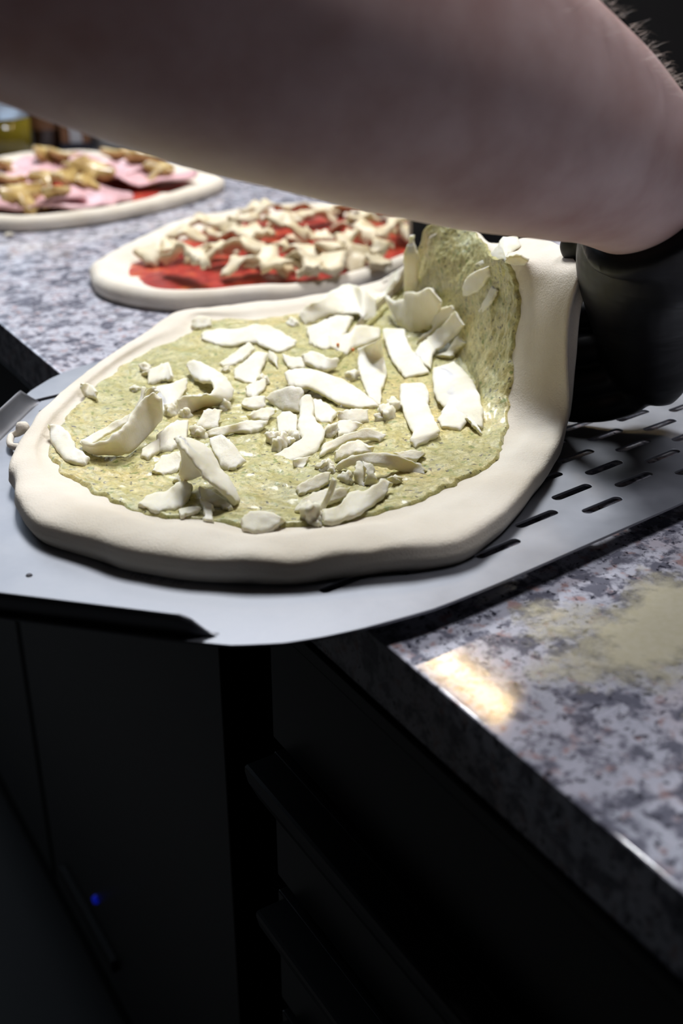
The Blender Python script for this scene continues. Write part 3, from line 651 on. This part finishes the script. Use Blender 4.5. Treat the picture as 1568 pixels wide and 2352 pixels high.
ch('U shaped mozzarella strip with two raised arms', 'c7', ([(190, 580, 11), (230, 760, 8), (290, 930, 6), (380, 1070, 3), (470, 1175, 0)], [(450, 580, 11), (500, 720, 8), (560, 840, 7), (640, 900, 7), (760, 1110, 1)]),
   ([(560, 900, 8), (660, 760, 9), (800, 650, 10), (920, 530, 11), (1050, 380, 11)], [(780, 1080, 2), (800, 880, 5), (930, 790, 6), (1080, 650, 6), (1160, 560, 6)]), name='mozzarella_strip', th=.003)
ch('mozzarella tab poking out under the arm of the U shaped strip', 'c7', ([(830, 910, 1), (960, 850, 2), (1085, 670, 4)], [(1010, 940, 0), (1090, 860, 0), (1185, 770, 1)]), name='mozzarella_chip')
ch('crumbly mozzarella strip behind the arm of the U shaped strip', 'c7', ([(600, 740, 3), (820, 560, 6), (870, 370, 8), (1020, 330, 7)], [(610, 785, 1), (700, 730, 3), (900, 560, 5), (1050, 420, 5)]), name='mozzarella_strip')
ch('rectangular mozzarella strip with an upturned lower end', 'c7', ([(405, 1235, 7), (415, 1450, 5), (470, 1650, 3), (560, 1830, 5), (525, 1920, 4), (590, 2005, 0)], [(700, 1235, 7), (765, 1350, 6), (760, 1500, 4), (820, 1650, 4), (890, 1790, 6), (885, 1895, 0)]), name='mozzarella_strip', th=.003)
ch('broad drooping mozzarella slice shaded by the lifted dough', 'c7', ([(800, 1050, 9), (810, 1340, 6), (900, 1500, 4), (1100, 1600, 4), (1370, 1780, 0)], [(1060, 970, 9), (1230, 1130, 7), (1330, 1300, 6), (1390, 1500, 4), (1400, 1740, 1)]),
   ([(895, 1055, 11), (960, 1200, 8), (960, 1400, 6)], [(1000, 1100, 11), (1070, 1200, 9), (1100, 1450, 6)], .002))
ch('lumpy mozzarella flake with a thin spike at the foot of the drooping slice', 'c7', ([(1000, 1400, 8), (920, 1560, 4), (850, 1660, 1), (900, 1770, 0)], [(1060, 1400, 8), (1140, 1540, 6), (1220, 1650, 3), (1130, 1795, 0)]), ([(1190, 1660, 3), (1290, 1760, 2), (1390, 1855, 0)], [(1240, 1640, 3), (1330, 1740, 2), (1388, 1840, 0)], .002), name='mozzarella_flake', th=.0035)
ch('mozzarella slice stuck in the valley of the lifted pesto', 'c8', ([(560, 800, 2), (610, 690, 3), (770, 610, 4)], [(580, 870, 0), (700, 820, 1), (790, 690, 2)]), raw=True)
ch('thin mozzarella sheet smeared over the crest of the lifted dough', 'c8', ([(670, 600, 1), (820, 480, 2), (900, 370, 2), (1020, 350, 2)], [(780, 600, 0), (930, 560, 1), (950, 510, 1), (1060, 430, 2)]), name='mozzarella_flake', th=.0018, raw=True)
ch('small mozzarella chip on the white crest of the lifted dough', 'c8', ([(925, 550, 3), (1020, 530, 3), (1110, 570, 2)], [(940, 600, 0), (1030, 615, 0), (1090, 610, 0)]), name='mozzarella_chip', th=.0025, raw=True)
ch('half buried mozzarella sliver in the streaked pesto slope', 'c8', ([(810, 770, 1), (740, 900, 1), (690, 990, 0)], [(860, 800, 1), (800, 920, 1), (740, 1000, 0)]), name='mozzarella_chip', th=.002, raw=True)

def lump_mesh(name, r, amp, seed, sub=3):
    bm = bmesh.new(); bmesh.ops.create_icosphere(bm, subdivisions=sub, radius=1.0)
    for v_ in bm.verts:
        d_ = v_.co.copy()
        k = 1+amp*noise.noise(d_*1.6+Vector((seed, 0, 0)))+amp*0.6*noise.noise(d_*4+Vector((0, seed, 0)))+amp*0.35*noise.noise(d_*9+Vector((0, 0, seed)))
        v_.co = Vector((d_.x*r[0], d_.y*r[1], d_.z*r[2]))*k
    me_ = bpy.data.meshes.new(name); bm.to_mesh(me_); bm.free(); me_.polygons.foreach_set('use_smooth', [True]*len(me_.polygons)); return me_
lm = [lump_mesh('mozzarella_crumb', (.0042, .0036, .0028), .55, s) for s in (1.3, 5.1, 9.7, 14.2)]
for q in lm: q.materials.append(M['cheese'])
for i, (cr, x, y, s) in enumerate([('c1', 1100, 490, 1.0), ('c1', 1220, 240, 1.5), ('c1', 1240, 310, 1.0), ('c3', 720, 790, 1.0), ('c2', 580, 660, 1.1), ('c2', 830, 100, 1.6), ('c4', 150, 1200, 1.5), ('c4', 230, 1280, 1.9), ('c4', 420, 1190, 1.6),
        ('c4', 260, 1200, 1.2), ('c4', 330, 1250, 1.2), ('c4', 830, 1110, 1.7), ('c4', 1080, 450, 1.6), ('c4', 1500, 890, 1.4), ('c4', 990, 800, 1.0), ('c7', 250, 1640, 2.2), ('c7', 330, 1550, 1.6), ('c7', 180, 1680, 1.3), ('c5', 460, 800, 2.6), ('c5', 1200, 490, 1.2),
        ('c5', 560, 370, 1.2), ('c5', 770, 480, 1.3), ('c5', 640, 400, 1.0), ('c5', 500, 890, 0.8), ('c3', 60, 1300, 1.6), ('c3', 250, 1330, 1.3), ('c3', 720, 1240, 1.5), ('c4', 20, 500, 1.5), ('c4', 760, 1530, 1.3), ('c7', 820, 190, 2.0), ('c6', 60, 1060, 1.5)]):
    p = P3(cr, (x, y, 0.6*s)); o = bpy.data.objects.new('mozzarella_crumb', lm[i % 4]); col.objects.link(o)
    o.location = p; o.scale = (s*.8,)*3; o.rotation_euler = (0.3*i, 0.2*i, 1.1*i)
    tag(o, 'small crumbly bit of mozzarella scattered on the pesto', 'cheese', 'mozzarella crumbs on the pesto pizza')
sp = lump_mesh('sauce_spot', (.0012, .0012, .0012), .2, 3, 2); sp.materials.append(plain('orange_sauce', (0.75, 0.20, 0.04), 0.35))
for x, y in ((605, 1315), (785, 1375)):
    o = bpy.data.objects.new('sauce_spot', sp); col.objects.link(o); p = P3('c6', (x, y, 3.2)); o.parent = osl; o.location = Vector(p)-osl.location

# ------------------------------------------------------------------ pizzas on the worktop behind
def back_pizza(name, label, outline, cpt, rim, sauce_rgb, sz, sauce_name, hole=None):
    """outline: pixels of the crust's outer edge with a height; rim: crust width"""
    O = [A3(pz(x, y, z)) for x, y, z in outline]; C = A3(pz(*cpt, 0.0))
    root = empty(name, (float(C[0]), float(C[1]), CTZ)); root_off = A3(root.location)
    tag(root, label, 'pizza')
    nC = 160; prof = [(0.0, .007), (0.5, .007), (.80, .0075), (.9, .013), (1.0, .0165), (1.06, .0155), (1.10, .011), (1.11, .006), (1.09, .0008)]
    vs = [A3((0, 0, .007))]; fs = []; sv = [A3((0, 0, sz))]; sf = []
    rp = [t for t, _ in prof]
    for c in range(nC):
        o_ = catmull_loop(O, c/nC); d_ = o_-C; d_[2] = 0; L = np.linalg.norm(d_); u = d_/L
        Ls = L-rim
        for t, z in prof[1:]:
            rr_ = Ls*t/0.86 if t <= .86 else Ls+(L-Ls)*(t-.86)/(1.11-.86)
            p = u*rr_; p = p+A3((0, 0, z+0.0012*nz(p+C, 40, 3)*(1 if z > .001 else 0)))
            vs.append(p)
        k = 14
        for r in range(1, k+1):
            t = r/k; e = min(1, (1-t)*5)
            rr_ = Ls*t*(0.97+0.07*nz(u*3, 2.5, 8)+0.03*nz(u*3, 9, 9)); p = u*rr_
            sv.append(p+A3((0, 0, sz*e+.0072*(1-e)+0.0012*e*nz(p+C, 90, 5))))
    n = len(prof)-1
    for c in range(nC):
        a, b2 = 1+c*n, 1+((c+1) % nC)*n
        fs.append((0, a, b2))
        for r in range(n-1): fs.append((a+r, a+r+1, b2+r+1, b2+r))
        a, b2 = 1+c*14, 1+((c+1) % nC)*14
        sf.append((0, a, b2))
        for r in range(13): sf.append((a+r, a+r+1, b2+r+1, b2+r))
    fs.append(tuple(1+c*n+n-1 for c in range(nC-1, -1, -1)))
    for nm_, v_, f_, mt in (('dough_base', vs, fs, M['dough']), (sauce_name, sv, sf, sauce_rgb)):
        o = obj_pts(nm_, v_, f_, mt, root)
        bm = bmesh.new(); bm.from_mesh(o.data); bmesh.ops.recalc_face_normals(bm, faces=bm.faces)
        up_ = sum(f.normal.z*f.calc_area() for f in bm.faces if f.calc_center_median().z > .006)
        if up_ < 0: bmesh.ops.reverse_faces(bm, faces=bm.faces)
        bm.to_mesh(o.data); bm.free()
    return root
rp_ = back_pizza('tomato_pizza', 'raw pizza with red tomato sauce and cream cheese strips behind the pesto pizza',
    [(207, 640, .004), (225, 675, .003), (300, 700, .003), (420, 712, .003), (560, 700, .003), (720, 690, .003), (880, 650, .003), (1010, 600, .003), (1080, 545, .006), (1040, 500, .014), (930, 472, .016), (800, 463, .016), (650, 466, .016), (500, 484, .016), (380, 512, .016), (280, 560, .016), (212, 605, .013)],
    (640, 585), 0.027, M['tomato'], .0095, 'tomato_sauce')
hp_ = back_pizza('ham_pizza', 'raw pizza topped with pink ham and mushrooms, furthest along the worktop',
    [(-170, 455, .006), (-110, 510, .004), (0, 528, .003), (120, 525, .003), (260, 506, .003), (400, 475, .003), (490, 445, .004), (516, 410, .012), (480, 384, .016), (400, 368, .016), (300, 352, .016), (180, 344, .016), (40, 350, .016), (-90, 380, .016), (-160, 415, .016)],
    (170, 430), 0.030, M['tomato'], .0085, 'tomato_sauce')

# cream cheese strips on the tomato pizza: six prototypes, copied
def shred_mesh(seed, L, w, arch, twist, mat):
    rnd = random.Random(seed); vs, fs = [], []
    A, B = [], []
    for i in range(5):
        t = i/4-.5; x = t*L; z = arch*(1-4*t*t)+rnd.uniform(-.1, .1)*w; y0 = rnd.uniform(-.15, .15)*w+twist*t*t
        a = rnd.uniform(-.5, .5); ww = w*(1-.5*abs(2*t)**3)/2
        A.append(A3((x, y0+ww*math.cos(a), z+ww*math.sin(a)+.002))); B.append(A3((x, y0-ww*math.cos(a), z-ww*math.sin(a)+.002)))
    loft(A, B, .003, seed, vs, fs, NU=12, NV=5, rag=.003)
    zm = min(v_[2] for v_ in vs)
    me_ = bpy.data.meshes.new('shred'); me_.from_pydata([(v_[0], v_[1], v_[2]-zm) for v_ in vs], [], fs); me_.update()
    bm = bmesh.new(); bm.from_mesh(me_); bmesh.ops.recalc_face_normals(bm, faces=bm.faces); bm.to_mesh(me_); bm.free()
    me_.materials.append(mat); me_.polygons.foreach_set('use_smooth', [True]*len(me_.polygons)); return me_
sh = [shred_mesh(40+i, .022+.006*(i % 4), .013+.003*(i % 3), .002+.0015*(i % 4), .010*((i % 3)-1), M['cheese2']) for i in range(8)]
rr = random.Random(5)
spots = [(345, 605), (400, 590), (430, 555), (470, 540), (520, 535), (560, 520), (480, 600), (540, 600), (600, 560), (600, 610), (640, 590), (650, 540), (690, 560), (700, 600), (650, 520), (720, 520), (740, 560), (760, 590), (790, 545), (800, 580),
         (830, 520), (850, 560), (870, 590), (900, 540), (770, 500), (690, 495), (620, 500), (840, 490), (900, 500), (930, 520), (580, 500), (660, 630), (720, 640), (610, 635), (560, 630), (430, 620), (500, 560), (560, 560), (700, 625), (820, 610), (870, 620), (760, 625), (940, 560), (960, 500), (880, 475), (800, 500)]
for i, (x, y) in enumerate(spots):
    o = bpy.data.objects.new('cheese_strip', sh[i % 8]); col.objects.link(o)
    p = pz(x, y, .0085+.005*(i % 3)); o.location = p
    o.rotation_euler = (rr.uniform(-.25, .25), rr.uniform(-.2, .2), rr.uniform(0, 6.28)); s = rr.uniform(1.1, 1.65); o.scale = (s, s, s*1.1)
    tag(o, 'cream coloured cheese strip on the red tomato pizza', 'cheese', 'cheese strips on the tomato pizza')
# ham slices and mushrooms on the ham pizza
def ham_mesh(seed):
    rnd = random.Random(seed); vs = [A3((0, 0, .004))]; fs = []; nA, nR = 36, 7
    for side in (0, 1):
        for a in range(nA):
            an = 2*math.pi*a/nA
            for r in range(1, nR+1):
                rad_ = .055*r/nR*(1+.18*math.sin(2*an+seed)+.08*math.sin(5*an+seed*2))
                x, y = rad_*math.cos(an), rad_*math.sin(an)
                z = .006+.007*noise.noise(Vector((x*28, y*28, seed)))*(r/nR+.3)+.002*math.sin(3*an+seed)
                vs.append(A3((x, y, z-.0018*side)))
    vs.append(A3((0, 0, .002)))
    k = 1+nA*nR
    for a in range(nA):
        a2 = (a+1) % nA
        fs.append((0, 1+a*nR, 1+a2*nR)); fs.append((len(vs)-1, k+a2*nR, k+a*nR))
        for r in range(nR-1):
            fs.append((1+a*nR+r, 1+a*nR+r+1, 1+a2*nR+r+1, 1+a2*nR+r)); fs.append((k+a*nR+r, k+a2*nR+r, k+a2*nR+r+1, k+a*nR+r+1))
        fs.append((1+a*nR+nR-1, k+a*nR+nR-1, k+a2*nR+nR-1, 1+a2*nR+nR-1))
    zm = min(v_[2] for v_ in vs)
    return [v_-A3((0, 0, zm)) for v_ in vs], fs
for i, (x, y, s, lab) in enumerate([(40, 470, 1.0, 'pink ham slice at the rim beside a long mushroom'), (60, 405, .95, 'pink ham slice folded high behind the mushrooms'), (190, 465, .9, 'pink ham slice between the mushrooms and the bare tomato patch'), (270, 400, 1.0, 'smooth pink ham slice beside the dark yellow mushroom'), (335, 422, .85, 'wide pink ham slice reaching the rounded end of the ham pizza'), (-40, 430, 1.0, 'pink ham slice at the cut off edge of the ham pizza')]):
    v_, f_ = ham_mesh(3+i); o = obj_pts('ham_slice', v_, f_, M['ham'])
    o.location = pz(x, y, .010); o.rotation_euler = (0, 0, i*1.3); o.scale = (s*1.25, s*1.25, s*1.5); tag(o, lab, 'ham', 'ham slices on the ham pizza')
def mush_mesh(seed):
    """sliced mushroom: cap arc with a stem, extruded and bent"""
    rnd = random.Random(seed); cap = []
    for t in np.linspace(-0.25, math.pi+.25, 15): cap.append((.018*math.cos(t), .013*math.sin(t)))
    cap += [(-.010, -.005), (-.005, -.003), (-.005, -.016), (.0, -.018), (.005, -.016), (.005, -.003), (.010, -.005)]
    n = len(cap); vs = []; fs = []
    for k, zz_ in enumerate((0.0, .0015, .0045, .006)):
        s = .9 if k in (0, 3) else 1.0
        for x, y in cap: vs.append((x*s*(1+.1*rnd.random()), y*s, zz_+.006*(x/.018)**2+.003*noise.noise(Vector((x*90, y*90, seed)))))
    for k in range(3):
        for i in range(n): fs.append((k*n+i, k*n+(i+1) % n, (k+1)*n+(i+1) % n, (k+1)*n+i))
    vs.append((0, .004, -.0005)); vs.append((0, .004, .0065))
    for i in range(n): fs.append((4*n, (i+1) % n, i)); fs.append((4*n+1, 3*n+i, 3*n+(i+1) % n))
    me_ = bpy.data.meshes.new('mushroom_slice'); me_.from_pydata(vs, [], fs); me_.update(); me_.materials.append(M['mushroom']); me_.polygons.foreach_set('use_smooth', [True]*len(me_.polygons)); return me_
mm = [mush_mesh(60+i) for i in range(4)]
for i, (x, y, s, rz, rx) in enumerate([(45, 462, 1.5, .3, .5), (75, 445, 1.2, 2.0, .3), (135, 460, 1.3, 4.0, .6), (150, 425, 1.5, 1.0, .4), (105, 370, 1.5, .5, .7), (145, 372, 1.3, 2.6, .6), (185, 385, 1.2, 4.2, .5), (215, 408, 1.6, 5.5, .6), (195, 425, 1.0, .9, .4), (270, 370, 1.5, 2.2, .5), (310, 368, 1.3, .2, .5), (345, 385, 1.7, 3.4, .7), (370, 402, 1.3, 5.0, .5), (5, 395, 1.4, 1.2, .5), (20, 425, 1.2, 3.1, .4), (110, 420, 1.2, 5.8, .5), (160, 395, 1.0, .8, .7)]):
    o = bpy.data.objects.new('mushroom_slice', mm[i % 4]); col.objects.link(o)
    o.location = pz(x, y, .021); o.scale = (s, s, s); o.rotation_euler = (rx, 0.2*math.sin(i*2.1), rz)
    tag(o, 'glossy brown cooked mushroom slice on the ham pizza', 'mushroom', 'mushroom slices on the ham pizza')

# ------------------------------------------------------------------ things at the far end of the worktop
def wpos(x, y): return pz(x, y, 0.0)
p = wpos(5, 352); ob = empty('oil_bottle', p); tag(ob, 'clear bottle half full of yellow green oil', 'bottle')
lathe('bottle_body', [(.043, .052), (.046, .053), (.046, .125), (.040, .150), (.022, .175), (.014, .19), (.013, .23), (.0155, .232), (.0155, .24), (.0, .24)], M['glass'], ob)
lathe('oil_filled_base', [(0, .0), (.042, .0), (.046, .005), (.046, .0525), (0, .0525)], M['oil'], ob)
lathe('cap', [(.0, .241), (.017, .241), (.017, .268), (.0, .27)], M['blackplastic'], ob)
p = wpos(112, 340); bb = empty('brown_bottle', p); tag(bb, 'dark brown glass bottle beside the oil bottle', 'bottle')
lathe('bottle_body', [(0, .001), (.024, .001), (.027, .005), (.027, .10), (.024, .12), (.012, .14), (.011, .17), (0, .17)], M['brownglass'], bb)
lathe('label_band', [(.0273, .03), (.0276, .031), (.0276, .085), (.0273, .086)], M['card'], bb)
p = wpos(180, 340); bx = empty('printed_carton', p, math.radians(-25)); tag(bx, 'brown carton with a white stripe and navy foot behind the ham pizza', 'carton')
box('carton_body', (-.022, -.03, 0), (.022, .03, .11), M['card'], bx, .002)
box('stripe', (-.008, -.0306, .012), (.010, -.030, .11), M['white'], bx)
box('foot_band', (-.0226, -.0308, 0), (.0225, .0305, .012), M['navy'], bx)
p = wpos(276, 338); gt = empty('grey_tin', p); tag(gt, 'plain grey tin behind the ham pizza beside the carton', 'tin')
lathe('tin_body', [(0, .0), (.038, .0), (.040, .002), (.040, .09), (0, .09)], M['grey'], gt)
lathe('lid', [(.0, .096), (.038, .096), (.0415, .094), (.0415, .086), (.040, .086)], M['grey'], gt)
# black bin behind the raised dough
p = pd(1085, 600, .975); bn = empty('black_bin', (p.x, p.y+0.012, CTZ), -AZ); tag(bn, 'black plastic bin on the worktop hiding the end of the tomato pizza', 'bin')
def tapered(name, x0, x1, y0, y1, z0, z1, k, mat, parent):
    vs = [(x0*k, y0*k, z0), (x1*k, y0*k, z0), (x1*k, y1*k, z0), (x0*k, y1*k, z0), (x0, y0, z1), (x1, y0, z1), (x1, y1, z1), (x0, y1, z1)]
    return obj_pts(name, vs, [(0, 3, 2, 1), (4, 5, 6, 7), (0, 1, 5, 4), (1, 2, 6, 5), (2, 3, 7, 6), (3, 0, 4, 7)], mat, parent, False)
tapered('bin_body', -.053, .06, -.028, .045, 0, .16, .84, M['blackplastic'], bn)
box('bin_rim', (-.057, -.032, .156), (.064, .049, .166), M['blackplastic'], bn, .003)

# flour dusting on the worktop
G = []; cov = []; nX, nY = 40, 30; fs = []
c0 = pz(1590, 1440, 0)
for i in range(nX+1):
    for j in range(nY+1):
        x, y = (i/nX-.5)*.26, (j/nY-.5)*.13
        e = 1-math.sqrt((x/.13)**2+(y/.065)**2)
        G.append((x, y, .0008)); cov.append(max(-.6, e*1.1-.25+.5*noise.noise(Vector((x*25, y*25, 3)))))
for i in range(nX):
    for j in range(nY): a = i*(nY+1)+j; fs.append((a, a+nY+1, a+nY+2, a+1))
fo = obj_pts('flour_dusting', G, fs, M['flour']); fo.location = c0; fo.rotation_euler = (0, 0, math.radians(-8))
at_ = fo.data.attributes.new('cover', 'FLOAT', 'POINT'); at_.data.foreach_set('value', cov)
tag(fo, 'thin dusting of pale yellow flour on the granite beside the peel', 'flour', kind='stuff')
fm = lump_mesh('dough_crumb', (.005, .004, .003), .4, 2.2, 2); fm.materials.append(M['dough'])
o = bpy.data.objects.new('dough_crumb', fm); col.objects.link(o); o.location = pz(20, 540, .002); tag(o, 'single white dough crumb on the granite before the ham pizza', 'crumb')

# ------------------------------------------------------------------ the person's arm and gloved hand
per = empty('person', pd(1000, 250, .44)); tag(per, 'bare hairy forearm and black gloved hand lifting the dough', 'person')
poff = Vector(per.location)
arm = [(-1700, -1150, .31, 560), (-700, -600, .33, 500), (-300, -410, .345, 480), (0, -262, .36, 455), (500, -42, .395, 418), (900, 128, .43, 352), (1200, 258, .475, 288), (1385, 352, .52, 214), (1480, 430, .548, 172), (1535, 500, .57, 130), (1530, 590, .595, 90)]
cs = [A3(pd(x, y, d)) for x, y, d, h in arm]; hw = [h*d/FPX for x, y, d, h in arm]
NA, SEG = 60, 48; secs = []
for i in range(NA+1):
    t = i/NA; c = catmull(cs, t); q = Vector(catmull(cs, min(1, t+.01))-catmull(cs, max(0, t-.01))).normalized()
    r = float(catmull([A3((h, 0, 0)) for h in hw], t)[0])
    v_ = (Vector(c)-CAM).normalized(); a = q.cross(v_).normalized(); b2 = a.cross(q).normalized()
    secs.append((Vector(c)-poff, a*r, b2*r*0.86))
av, af = tube_mesh(secs, SEG)
av = [v_+(v_-secs[min(i//SEG, NA)][0])*(0.035*nz(v_, 22, 4)) for i, v_ in enumerate(av)]
arm_o = obj_pts('forearm', av, [f[::-1] for f in af], M['skin'], per, subsurf=1)
# hairs
hv, hf = [], []; rh = random.Random(3)
for k in range(2600):
    i = rh.uniform(.478, .766)*NA; i0 = int(i); a = rh.uniform(0, 2*math.pi)
    c, A_, B_ = secs[i0]; nrm_ = (A_*math.cos(a)+B_*math.sin(a)); nn = nrm_.normalized()
    if nn.dot(UP) < 0.25: continue
    p = c+nrm_*1.0; ax = (secs[i0+1][0]-secs[i0-1][0]).normalized()
    p = p+ax*(i-i0)*.006
    L = rh.uniform(.004, .011); d_ = (nn*rh.uniform(.35, .9)+ax*rh.uniform(.3, 1.0)+Vector((rh.uniform(-.3, .3), rh.uniform(-.3, .3), rh.uniform(-.5, .1)))).normalized()
    s = d_.cross(nn).normalized()*.00006; k0 = len(hv); mid = p+d_*L*.5+nn*.0008
    hv += [p-s, p+s, mid+s*.8, mid-s*.8, p+d_*L-nn*.001]
    hf += [(k0, k0+1, k0+2, k0+3), (k0+3, k0+2, k0+4)]
ho = obj_pts('arm_hair', hv, hf, M['hair'], per, False); ho['kind'] = 'stuff'
# glove: cuff, palm, four fingers and thumb fused into one skin
gv, gf = [], []
def add(vs, fs):
    k = len(gv); gv.extend(vs); gf.extend([tuple(i+k for i in f) for f in fs])
def chain(pts, seg=18, n=26, flat_=1.0, ref=None):
    """pts: (px, py, depth, radius m)"""
    P_ = [A3(pd(*q[:3])) for q in pts]; R_ = [A3((q[3], 0, 0)) for q in pts]; out_ = []
    for i in range(n+1):
        t = i/n; c = catmull(P_, t); q = Vector(catmull(P_, min(1, t+.02))-catmull(P_, max(0, t-.02))).normalized(); r = float(catmull(R_, t)[0])
        e = min(t, 1-t)*n
        if e < 2: r *= math.sqrt(1-((2-e)/2.02)**2)
        v_ = (Vector(c)-CAM).normalized(); a = q.cross(v_)
        a = a.normalized() if a.length > .05 else q.orthogonal().normalized(); b2 = a.cross(q).normalized()
        out_.append((Vector(c)-poff, a*r, b2*r*flat_))
    add(*tube_mesh(out_, seg))
chain([(1497, 458, .549, .0405), (1530, 522, .566, .0425), (1500, 600, .592, .0405), (1492, 700, .620, .0345), (1490, 800, .640, .0275), (1484, 870, .652, .0235), (1470, 925, .658, .0150)], 36, 40, .8)
chain([(1455, 690, .635, .015), (1420, 700, .646, .0105), (1370, 712, .652, .0088), (1310, 730, .660, .0084), (1250, 745, .668, .0078), (1225, 752, .669, .006)])
chain([(1455, 770, .642, .015), (1425, 782, .648, .0112), (1372, 796, .653, .0098), (1312, 806, .660, .0094), (1255, 815, .667, .0080), (1225, 822, .668, .006)])
chain([(1455, 845, .650, .015), (1430, 862, .652, .0112), (1376, 876, .656, .0096), (1318, 886, .661, .0092), (1265, 898, .665, .0078), (1240, 900, .666, .006)])
chain([(1455, 895, .655, .014), (1435, 918, .656, .0102), (1390, 936, .658, .0084), (1345, 942, .662, .0076), (1310, 944, .664, .0068), (1290, 945, .665, .0052)])
chain([(1470, 600, .600, .018), (1430, 570, .605, .016), (1385, 560, .612, .0125), (1345, 562, .620, .0108), (1322, 570, .622, .0098), (1308, 580, .620, .0078)])
go = obj_pts('glove', gv, gf, M['glove'], per)
rm = go.modifiers.new('remesh', 'REMESH'); rm.mode = 'VOXEL'; rm.voxel_size = .0016; rm.use_smooth_shade = True
smo = go.modifiers.new('smooth', 'SMOOTH'); smo.factor = .5; smo.iterations = 4
